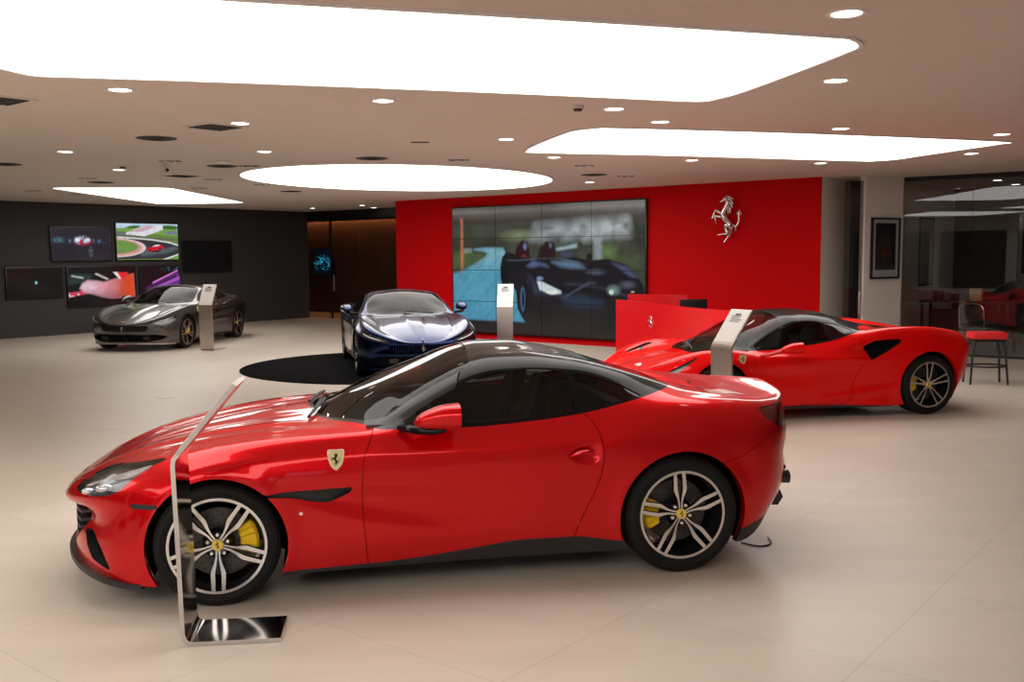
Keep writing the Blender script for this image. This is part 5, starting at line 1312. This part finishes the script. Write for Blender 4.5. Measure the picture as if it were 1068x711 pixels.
# ================================================================== ceiling lights
def ceiling_panel(pts, label, group=None):
    c = sum((Vector((*p, 0)) for p in pts), Vector())/len(pts)
    root = empty('light_panel', (c.x, c.y, CEIL-.02), 0, label, 'ceiling light', group)
    L = [(p[0]-c.x, p[1]-c.y) for p in pts]
    P = [Vector(p) for p in L]; n = len(P); out = []
    ar = sum(P[i].x*P[(i+1) % n].y-P[(i+1) % n].x*P[i].y for i in range(n)); sgn = 1 if ar > 0 else -1
    for i in range(n):
        e = (P[(i+1) % n]-P[i-1]).normalized(); out.append((P[i].x+e.y*.03*sgn, P[i].y-e.x*.03*sgn))
    MB().prism(L, .008, .016).build('diffuser', MT['panel'], root, smooth=False)
    vs = [(x, y, .004) for x, y in L]+[(x, y, .004) for x, y in out]+[(x, y, .02) for x, y in out]+[(x, y, .016) for x, y in L]
    fs = [tuple(((i), (i+1) % n, n+(i+1) % n, n+i)) for i in range(n)]+[(n+i, n+(i+1) % n, 2*n+(i+1) % n, 2*n+i) for i in range(n)]+[(i, (i+1) % n, 3*n+(i+1) % n, 3*n+i) for i in range(n)]
    MB().add(vs, fs).build('panel_frame', MT['panelframe'], root, smooth=False)
def rp(pts, r): return [tuple(p) for p in round_poly(pts, r, 6)]
big = [(-3.66, 7.40), (2.02, 9.16), (2.42, 6.50), (-3.05, 4.92)]
ceiling_panel([tuple(p) for p in smooth_poly([(-3.66, 7.0), (-3.635, 7.27), (-3.55, 7.47), (-3.3, 7.54), (-2.19, 7.81), (-.49, 8.29), (.8, 8.69), (1.52, 8.93), (1.74, 8.96), (1.84, 8.82), (1.98, 8.45), (2.2, 7.44), (2.31, 6.85), (2.32, 6.65), (2.2, 6.46), (2.0, 6.37), (.39, 5.89), (-1.37, 5.4), (-2.9, 4.95), (-3.2, 5.0), (-3.35, 5.2), (-3.5, 6.0)], 3)], 'largest white light panel with rounded corners above the front red car')
ceiling_panel([tuple(p) for p in smooth_poly([(.22, 13.05), (.33, 12.37), (.60, 11.33), (.74, 10.98), (.95, 10.84), (1.23, 10.83), (3.52, 11.47), (6.12, 12.42), (6.27, 12.68), (6.12, 13.23), (5.86, 14.16), (5.73, 14.66), (5.51, 14.86), (5.1, 14.84), (2.24, 13.83), (.40, 13.32)], 3)], 'long white light panel above the red car on the right')
el = [(-1.93+2.70*math.cos(a)-.0*math.sin(a), 17.85+3.05*math.sin(a)+.49*math.cos(a)) for a in [2*PI*i/72 for i in range(72)]]
ceiling_panel(el, 'round white light panel above the navy car')
ceiling_panel(rp([(-8.95, 19.1), (-6.70, 19.36), (-6.73, 25.0), (-8.98, 25.12)], .3), 'far white light panel above the grey car')
# panels added out of view to brighten the near floor and car sides
ceiling_panel(rp([(-9.5, 3.5), (-5.5, 4.6), (-6.2, 8.0), (-10.2, 7.0)], .4), 'added fill light panel over the left of the showroom, outside the view')

ceiling_panel(rp([(-8.0, -1.4), (1.0, -2.4), (1.6, .9), (-7.2, 2.1)], .4), 'added fill light panel behind the photographer, outside the view')
def downlight():
    r = empty('downlight', (0, 0, 0)); 
    MB().lathe([(-.004, .088), (-.008, .100), (-.008, .115), (-.000, .120)], 32, 'z').build('trim_ring', MT['panelframe'], r)
    MB().lathe([(-.001, 0), (-.003, .088)], 32, 'z').build('lamp_diffuser', MT['spot'], r, smooth=False)
    return r
DL = [((1.95, 5.8), 'largest downlight at the top right, near the end of the largest panel'), ((2.62, 8.02), 'downlight to the right of the largest light panel, second from the top'),
      ((-3.2, 8.18), 'downlight left of centre below the largest light panel'), ((-1.13, 8.86), 'downlight in the middle below the largest light panel'),
      ((.99, 9.47), 'downlight between the two large panels, left of the pair'), ((1.57, 10.41), 'downlight between the two large panels, right of the pair'),
      ((-2.79, 10.26), 'downlight touching the square ceiling grille in front of the round panel'), ((-5.76, 12.82), 'leftmost downlight of the ceiling, above the wall televisions'),
      ((-3.23, 13.01), 'downlight just in front of the round light panel, at its left'), ((-.05, 11.84), 'downlight alone between round panel and long right panel'),
      ((3.69, 11.09), 'downlight above the middle of the long right panel'), ((5.82, 11.75), 'downlight at the near right end of the long right panel'),
      ((6.52, 14.01), 'downlight at the far right end of the long right panel'), ((4.8, 15.32), 'downlight above the corner of the red wall'),
      ((2.69, 14.68), 'downlight behind the long right panel, near its middle'), ((.62, 14.08), 'downlight behind the long right panel, near its left tip'),
      ((-6.14, 15.51), 'downlight beside the smoke detector above the televisions'), ((1.52, 18.98), 'downlight close to the top of the video wall'),
      ((-4.05, 26.87), 'downlight outside the dark glass lobby, upper of the pair'), ((-3.93, 28.25), 'downlight outside the dark glass lobby, lower of the pair'), ((-5.68, 28.24), 'downlight nearest the end of the charcoal wall')]
d0 = downlight()
for i, ((x, y), lb) in enumerate(DL):
    o = d0 if i == 0 else copy_tree(d0); o.location = (x, y, CEIL); tag(o, lb, 'downlight', 'round downlights in the ceiling')
for i, (s_, t_) in enumerate(((-4.6, 21.0), (-2.4, 21.0), (-.2, 21.4), (-4.6, 22.6))):  # downlights added to brighten the office interior behind its glass
    o = copy_tree(d0); p = RP(s_, t_); o.location = (p.x, p.y, CEIL); tag(o, 'downlight added to brighten the glazed office, '+('over the red wooden table', 'over the dark grey table', 'furthest right', 'nearest the back wall')[i], 'downlight', 'round downlights added to light the office')
# small unlit adjustable spots
def spotcan():
    r = empty('recessed_spot', (0, 0, 0))
    MB().box((0, 0, -.003), (.30, .15, .006), bev=.002).build('spot_plate', MT['grille'], r)
    for sx in (-.07, .07): MB().lathe([(-.010, 0), (-.012, .045), (-.004, .055)], 16, 'z', c=(sx, 0, 0)).build('spot_lens', MT['chrome'], r)
    return r
SP = [((-7.32, 17.12), 'far left wall'), ((-9.73, 20.14), 'far left end of the ceiling'), ((-3.97, 15.03), 'left tip of the round panel'), ((-4.75, 18.9), 'space behind the left of the round panel'),
      ((-6.21, 19.7), 'right end of the far panel'), ((-5.29, 17.55), 'gap between far panel and round panel'), ((-4.87, 14.19), 'vent before the far panel'), ((-9.35, 21.32), 'far light panel on its wall side'),
      ((-.75, 14.35), 'near edge of the round panel'), ((1.15, 15.45), 'right end of the round panel'), ((2.05, 17.6), 'red wall above the video wall')]
s0_ = spotcan()
for i, ((x, y), lb) in enumerate(SP):
    o = s0_ if i == 0 else copy_tree(s0_); o.location = (x, y, CEIL); tag(o, 'small dark twin ceiling spot by the '+lb, 'spotlight', 'twin recessed spots in the ceiling')
def round_vent(x, y, lb, r_=.22):
    r = empty('ceiling_speaker', (x, y, CEIL), 0, lb, 'speaker grille', 'round dark grilles in the ceiling')
    MB().lathe([(-.002, 0), (-.006, r_*.9), (-.008, r_), (0, r_+.01)], 32, 'z').build('grille_disc', MT['grille'], r)
    for k in range(3): MB().lathe([(-.006, r_*(.25+.25*k)), (-.011, r_*(.27+.25*k)), (-.006, r_*(.29+.25*k))], 28, 'z').build('grille_ring', MT['frame'], r)
for x, y, lb in ((-4.09, 11.47, 'round slotted ceiling grille above the wall televisions'), (-1.96, 14.01, 'round slotted ceiling grille in front of the round panel'), (-4.37, 15.0, 'round slotted ceiling grille left of the round panel'),
                 (-7.37, 14.42, 'round slotted ceiling grille cut by the left edge of the photo'), (-7.47, 18.01, 'round slotted ceiling grille near the far panel corner'), (-4.65, 20.9, 'round slotted ceiling grille behind the round panel'), (1.45, 17.2, 'round slotted ceiling grille above the video wall')):
    round_vent(x, y, lb)
def square_vent(x, y, lb, w_=.55, rz=0):
    r = empty('ceiling_vent', (x, y, CEIL), rz, lb, 'ceiling vent', 'square dark vents in the ceiling')
    MB().box((0, 0, -.004), (w_, w_, .008), bev=.002).build('vent_frame', MT['ceil'], r)
    MB().box((0, 0, -.008), (w_*.8, w_*.8, .008)).build('vent_backing', MT['grille'], r)
    for k in range(7): MB().box((0, -w_*.35+w_*.7*k/6, -.014), (w_*.78, .012, .006)).build('vent_slat', MT['frame'], r)
square_vent(-4.45, 8.62, 'square dark ceiling vent at the left edge below the big panel', .5, ROOM_A); square_vent(-3.12, 10.51, 'square dark ceiling vent touching a lit downlight', .5, ROOM_A)
square_vent(-5.55, 16.7, 'square dark ceiling vent just before the far panel', .5, ROOM_A)
cm = empty('security_camera', (-5.01, 14.48, CEIL), 0, 'small white dome security camera on the ceiling', 'security camera')
MB().lathe([(0, .06), (-.03, .065), (-.05, .05)], 20, 'z').build('camera_mount', MT['plastic'], cm); MB().ell((0, 0, -.07), (.05, .06, .075)).build('camera_body', MT['plastic'], cm); MB().ell((0, -.035, -.10), (.028, .03, .03)).build('camera_lens', MT['tvblack'], cm)
for x, y, lb in ((.63, 9.24, 'small smoke detector below the edge of the largest light panel'), (-5.77, 14.72, 'small smoke detector left of the security camera')):
    sm = empty('smoke_detector', (x, y, CEIL), 0, lb, 'smoke detector', 'smoke detectors')
    MB().lathe([(0, .055), (-.02, .055), (-.03, .045), (-.03, 0)], 20, 'z').build('detector_base', MT['plastic'], sm); MB().lathe([(-.03, .042), (-.05, .040), (-.055, 0)], 20, 'z').build('detector_head', MT['grille'], sm)
MB().ell((-4.15, 14.3, CEIL-.01), (.12, .12, .02)).build('wireless_receiver', MT['panelframe'])
tag(bpy.data.objects['wireless_receiver'], 'flat oval pale disc on the ceiling right of the security camera', 'receiver')
MB().box((0, 0, 0), (.22, .05, .01), bev=.003).build('ceiling_slot', MT['grille']).location = (-1.1, 12.06, CEIL-.005)
tag(bpy.data.objects['ceiling_slot'], 'short dark slot in the ceiling between the round and largest panels', 'slot')

# ================================================================== info stands
def info_stand(loc, rz, label, polished=False, lean=.42):
    """bent metal totem: foot plate, upright, tilted reading head; local x = direction of the foot, y = width"""
    root = empty('information_stand', loc, rz, label, 'information stand', 'bent metal information stands')
    W_, TH = .30, .022; H = .93
    mt = MT['mirrorsteel'] if polished else MT['steel']
    # profile in local x,z (centre line), swept over the width
    prof = [(.48, 0.011), (.05, .011), (.022, .018), (.011, .045), (0., .5), (-.012, H), (-.012+.004, H+.02)]
    ang = math.radians(lean*100); L_ = .44
    hd = (-.008, H+.012)
    P = [(.48, .011), (.06, .011), (.035, .016), (.018, .034), (.011, .065), (.004, .50), (-.006, H-.03), (-.002, H), (.016, H+.024), (.016+L_*math.cos(ang), H+.024+L_*math.sin(ang))]
    def strip(P, m, nm, par, w_=W_, th=TH):
        vs = []; fs = []; n = len(P)
        for i, p in enumerate(P):
            a = Vector(P[max(i-1, 0)]); b = Vector(P[min(i+1, n-1)]); d = (b-a).normalized(); nn = Vector((-d.y, d.x))*th/2
            for q in (nn, -nn):
                for y in (-w_/2, w_/2): vs.append((p[0]+q.x, y, p[1]+q.y))
        for i in range(n-1):
            o = i*4; fs += [(o, o+1, o+5, o+4), (o+2, o+6, o+7, o+3), (o, o+4, o+6, o+2), (o+1, o+3, o+7, o+5)]
        fs += [(0, 2, 3, 1), ((n-1)*4, (n-1)*4+1, (n-1)*4+3, (n-1)*4+2)]
        return MB().add(vs, fs).build(nm, m, par, angle=40)
    strip(P[:2], mt, 'foot_plate', root); strip(P[1:-1], mt, 'upright', root)
    strip(P[-2:], MT['steel'], 'reading_head', root)
    # printed sheet on the side facing the reader (-x side)
    d = Vector((math.cos(ang), math.sin(ang))); nn = Vector((-d.y, d.x)); a = Vector(P[-2])+d*.02+nn*(TH/2+.002); b = Vector(P[-1])-d*.01+nn*(TH/2+.002)
    sh = strip([tuple(a), tuple(b)], MT['paper'], 'printed_sheet', root, W_-.02, .003)
    ln = MB()
    for k in range(5):
        c = a+(b-a)*(.86-.055*k)+nn*.0025; Mx = Matrix.Translation((c.x, (.01*k) % .03, c.y)) @ Matrix.Rotation(-ang, 4, 'Y')
        ln.box((0, 0, 0), (.010 if k else .022, (.08 if k == 0 else .16-.02*(k % 3)), .001), M=Mx)
    ln.build('printed_text', MT['frame'], sh)
    return root

info_stand((-1.655, 4.80, 0), math.radians(6.5), 'polished steel information stand in front of the foreground red car\'s front wheel', True, .50)
info_stand((-6.25, 19.95, 0), math.radians(78), 'pale information stand standing beside the grey car', False, .62)
info_stand((-.13, 18.55, 0), math.radians(85), 'pale information stand in front of the video wall', False, .62)
info_stand((2.20, 10.20, 0), math.radians(32), 'pale leaning information stand beside the front wheel of the right red car', False, .52)

# ================================================================== turntable mat, floor fittings
mt_ = MB().lathe([(0, 2.50), (.012, 2.50), (.018, 2.48), (.018, 0)], 96, 'z').build('turntable_disc', MT['mat'], None, angle=20)
mt_.location = (-2.15, 16.9, 0); tag(mt_, 'round black display disc on the floor under the navy car', 'display disc')
fb_ = MB().box((0, 0, .003), (.24, .16, .006), bev=.002).build('floor_socket', MT['steel']); fb_.location = (-4.764, 13.29, 0); fb_.rotation_euler = (0, 0, ROOM_A)
tag(fb_, 'small metal floor socket cover in the open floor at left', 'floor socket')

# ================================================================== reception desk
def curved_wall(name, pts, zt, zb, th, m, parent):
    """pts plan points, zt top heights"""
    P = smooth_poly(pts, 8, closed=False); Z = np.interp(np.linspace(0, 1, len(P)), np.linspace(0, 1, len(zt)), zt)
    vs = []; fs = []; n = len(P)
    for i in range(n):
        d = P[min(i+1, n-1)]-P[max(i-1, 0)]; d = d/np.linalg.norm(d); nn = np.array([-d[1], d[0]])*th
        for q in (0, 1):
            for z in (zb, Z[i]): vs.append((P[i][0]+nn[0]*q, P[i][1]+nn[1]*q, z))
    for i in range(n-1):
        o = i*4; fs += [(o, o+1, o+5, o+4), (o+2, o+6, o+7, o+3), (o+1, o+3, o+7, o+5), (o, o+4, o+6, o+2)]
    fs += [(0, 2, 3, 1), ((n-1)*4, (n-1)*4+1, (n-1)*4+3, (n-1)*4+2)]
    return MB().add(vs, fs).build(name, m, parent, angle=40)
dk = empty('reception_desk', (1.88, 16.2, 0), 0, 'curved red reception desk with a small metal horse, in front of the red wall', 'reception desk')
fr = curved_wall('desk_front', [(-.12, .30), (.25, -.25), (.75, -.72), (1.4, -1.05), (2.1, -1.15), (2.9, -1.0)], [1.14, 1.13, 1.09, 1.045, 1.01, .985, .97], 0, .05, MT['reddesk'], dk)
curved_wall('desk_back', [(.16, 1.0), (.45, .80), (.78, .62), (1.12, .50)], [1.20, 1.20, 1.20, 1.20], 0, .05, MT['reddesk'], dk)
MB().prism([(.2, .1), (.8, -.55), (1.4, -.9), (2.1, -1.0), (2.8, -.9), (2.8, .1), (1.3, .25), (.6, .5)], .70, .74).build('desk_worktop', MT['black'], dk, smooth=False)
hb = MB(); horse(hb, lambda x, y, d: (x*.17, d*.1, y*.19), n=6); o = hb.build('desk_emblem', MT['chrome'], dk); o.location = (.37, -.42, .80); o.rotation_euler = (0, 0, math.radians(-43))
mo = empty('computer_monitor', (2.95, 15.85, .745), math.radians(20), 'black computer monitor on the reception desk', 'monitor')
MB().box((0, 0, .26), (.50, .03, .32), bev=.008).build('screen_housing', MT['bezel'], mo); MB().box((0, .04, .08), (.06, .03, .16)).build('monitor_stem', MT['bezel'], mo); MB().box((0, .04, .008), (.22, .16, .016), bev=.004).build('monitor_foot', MT['bezel'], mo)

# ================================================================== right side: doorway, office
slab('wall_picture', [(-6.13, 18.0), (-5.76, 18.97), (-5.90, 19.1), (-6.26, 18.1)], 0, CEIL, MT['whitewall'])
dr2 = glass_leaf('door_2', -6.52, -6.15, 18.03, .02, 3.2, MT['doorglass'], .02)
bar('door_handle', -6.19, 17.97, .78, 1.18, MT['steel'], dr2, .02, .05)
slab('wall_corridor', [(-6.83, 19.2), (-6.0, 19.2), (-6.0, 19.3), (-6.83, 19.3)], 0, CEIL, MT['greywall'])
def framed(s, t, z, w_, h_, rz, label, fn):
    p = RP(s, t, z-h_/2); r = empty('framed_picture', p, rz, label, 'picture', 'framed pictures')
    f = MB(); b_ = .035
    for (cx, cz, dx, dz) in ((0, b_/2, w_, b_), (0, h_-b_/2, w_, b_), (-w_/2+b_/2, h_/2, b_, h_), (w_/2-b_/2, h_/2, b_, h_)): f.box((cx, .02, cz), (dx, .045, dz), bev=.004)
    f.build('picture_frame', MT['frame'], r)
    MB().box((0, .025, h_/2), (w_-.02, .01, h_-.02)).build('picture_mount', MT['paper'], r)
    o = picture_mesh('picture_print', 50, 60, fn, w_-.22, h_-.26, PRINT, r); o.location = (0, .017, h_/2+.03)
    g = MB().box((0, .010, h_/2), (w_-.06, .004, h_-.06)).build('picture_glass', MT['lens'], r)
    return r
PRINT = bpy.data.materials.new('printed picture'); PRINT.use_nodes = True
_a = PRINT.node_tree.nodes.new('ShaderNodeAttribute'); _a.attribute_name = 'picture'; PRINT.node_tree.links.new(_a.outputs['Color'], PRINT.node_tree.nodes['Principled BSDF'].inputs['Base Color'])
def art_lines(u, v):
    C = np.zeros(u.shape+(3,))+.02; 
    for k in range(6):
        x0 = .2+.1*k; C = lay(C, .5*np.exp(-((u-.5-(x0-.5)*(1.2-v)*1.6)/.02)**2)*np.clip((.85-v)/.2, 0, 1), SR(150, 95, 70))
    C = lay(C, .6*em(u, v, .5, .35, .3, .12, .8), SR(140, 60, 40)); return lay(C, .6*np.clip((.1-v)/.03, 0, 1), SR(90, 88, 84))
def art_car(u, v):
    C = np.zeros(u.shape+(3,))+.004; C = lay(C, em(u, v, .6, .42, .34, .10, .5), SR(100, 34, 28)); return lay(C, .5*em(u, v, .6, .5, .2, .07, .5), SR(130, 100, 92))
framed(-5.89, 18.475, 1.97, .78, 1.12, ROOM_A+math.atan2(.97, .37), 'framed dark picture with orange lines on the pale wall by the doorway', art_lines)
# office front
for i, (a_, b_) in enumerate(((-5.74, -4.55), (-4.54, -3.1), (-3.09, -1.6), (-1.59, -.1), (-.09, 1.4))):
    glass_leaf('window_%d' % (30+i), a_, b_, 18.97, .04, 3.2, MT['office'], .016)
slab('trim_30', [(-5.74, 18.95), (9, 18.95), (9, 19.01), (-5.74, 19.01)], 3.2, CEIL, MT['frame'])
slab('trim_31', [(-5.74, 18.95), (9, 18.95), (9, 19.01), (-5.74, 19.01)], 0, .04, MT['frame'])
slab('wall_office_left', [(-6.1, 19.1), (-5.98, 19.1), (-5.98, T1-.2), (-6.1, T1-.2)], 0, CEIL, MT['whitewall'])
slab('wall_office_back', [(-5.98, 23.4), (S1, 23.4), (S1, 23.6), (-5.98, 23.6)], 0, CEIL, MT['greywall'])
framed(-5.97, 21.3, 1.9, 1.0, 1.4, ROOM_A+PI/2, 'pale framed print on the office side wall, seen through the glass', art_lines)
framed(-3.4, 23.36, 2.0, 2.6, 1.5, ROOM_A, 'wide framed picture of a red car on the dark office back wall', art_car)
def desk_obj(s, t, w_, d_, h_, m, label):
    r = empty('office_table', RP(s, t), ROOM_A, label, 'table')
    MB().box((0, 0, h_-.02), (w_, d_, .04), bev=.008).build('tabletop', m, r)
    for sx in (-1, 1):
        for sy in (-1, 1): MB().box((sx*(w_/2-.06), sy*(d_/2-.06), (h_-.04)/2), (.05, .05, h_-.04), bev=.004).build('leg', MT['frame'], r)
    MB().box((0, d_/2-.05, h_*.55), (w_-.2, .02, h_*.5)).build('modesty_panel', m, r)
    return r
desk_obj(-5.0, 20.4, 1.5, .7, .95, MT['wood'], 'dark red wooden table behind the office glass'); desk_obj(-3.1, 19.9, 2.0, .8, .98, MT['black'], 'dark grey table close behind the office glass')
for k, (s, t, c, w_, h_, lb) in enumerate(((-5.45, 20.3, 'wood', .16, .2, 'small dark red box on the office table, leftmost'), (-5.1, 20.3, 'leather', .2, .14, 'low black box on the office table'), (-4.75, 20.3, 'cream', .22, .24, 'pale yellow box at the right end of the office table'))):
    p = RP(s, t, .95); b_ = empty('storage_box', p, ROOM_A, lb, 'box', 'boxes on the office table'); MB().box((0, 0, h_/2-.015), (w_, .14, h_-.03), bev=.006).build('box_body', MT[c], b_); MB().box((0, 0, h_-.015), (w_+.008, .148, .03), bev=.005).build('box_lid', MT[c], b_)
def office_chair(s, t, rz, label):
    r = empty('office_chair', RP(s, t), rz, label, 'chair', 'office chairs behind the glass')
    MB().box((0, 0, .46), (.48, .48, .07), bev=.02).build('seat', MT['leather'], r); MB().tube([(-.22, .22, .5), (-.23, .27, .7), (-.18, .28, .92), (.18, .28, .92), (.23, .27, .7), (.22, .22, .5)], .012, 8, smooth=4).build('back_frame', MT['chrome'], r)
    MB().box((0, .27, .74), (.42, .04, .32), bev=.015).build('backrest', MT['leather'], r)
    for sx in (-1, 1):
        for sy in (-1, 1): MB().tube([(sx*.2, sy*.2, .43), (sx*.22, sy*.22, 0)], .013, 8).build('leg', MT['chrome'], r)
office_chair(-4.5, 19.45, ROOM_A+2.9, 'black chair with a curved chrome back behind the glass'); office_chair(-2.3, 20.7, ROOM_A+.2, 'black chair behind the dark grey office table')

# ---- bar stool
st = empty('bar_stool', (6.82, 14.0, 0), math.radians(-8), 'bar stool with a red cushion and black ring beside the right red car', 'stool')
MB().box((0, 0, .70), (.47, .36, .10), bev=.03).build('seat_cushion', MT['redseat'], st); MB().box((0, 0, .63), (.42, .32, .03), bev=.008).build('seat_plate', MT['frame'], st)
for sx, sy in ((-.22, -.13), (.22, -.13), (.22, .13), (-.22, .13)): MB().tube([(sx*.8, sy*.8, .62), (sx, sy, .45), (sx*1.15, sy*1.3, .0)], .016, 8, smooth=4).build('leg', MT['black'], st)
fr_ = MB(); n = 40; fr_.tube([(.285*math.cos(2*PI*i/n), .20*math.sin(2*PI*i/n), .26) for i in range(n+1)], .013, 8, caps=False); fr_.build('foot_ring', MT['black'], st)
# pedestal table beyond the stool, cut by the frame
tb = empty('pedestal_table', (8.05, 14.3, 0), 0, 'dark pedestal table beside the stool at the right edge', 'table')
MB().lathe([(0, .0), (.0, .34), (.012, .34), (.03, .05), (.05, .035), (1.0, .03), (1.0, 0)], 32, 'z').build('pedestal', MT['frame'], tb); MB().lathe([(1.0, 0), (1.0, .42), (1.03, .42), (1.03, 0)], 40, 'z').build('tabletop', MT['black'], tb)

# ================================================================== cars
a = math.radians(11.32)
c1 = empty('sports_car', (-1.794, 6.112, 0), a, 'glossy deep red coupe with black roof in the foreground, facing left', 'car', 'cars on display')
build_gran_turismo(c1)
c2 = empty('sports_car', (2.0771, 11.6489, 0), math.radians(14.03), 'bright red mid-engined coupe with black roof at the right', 'car', 'cars on display')
build_midengine(c2)
c3 = empty('sports_car', (-1.58, 15.81, .018), math.atan2(.97, -.235), 'navy blue coupe facing the camera on the black disc', 'car', 'cars on display')
build_fastback(c3, 'navy')
c4 = empty('sports_car', (-7.78, 20.7, 0), math.atan2(1, .12), 'dark grey metallic coupe by the charcoal wall with televisions', 'car', 'cars on display')
build_fastback(c4, 'grey')
# thin cable lying behind the front car
cb = MB().tube([(1.50, 6.30, .006), (1.60, 6.22, .006), (1.69, 6.28, .006), (1.70, 6.40, .01)], .005, 6, smooth=5).build('cable', MT['black'])
tag(cb, 'thin black cable looped on the floor under the foreground car\'s tail', 'cable')
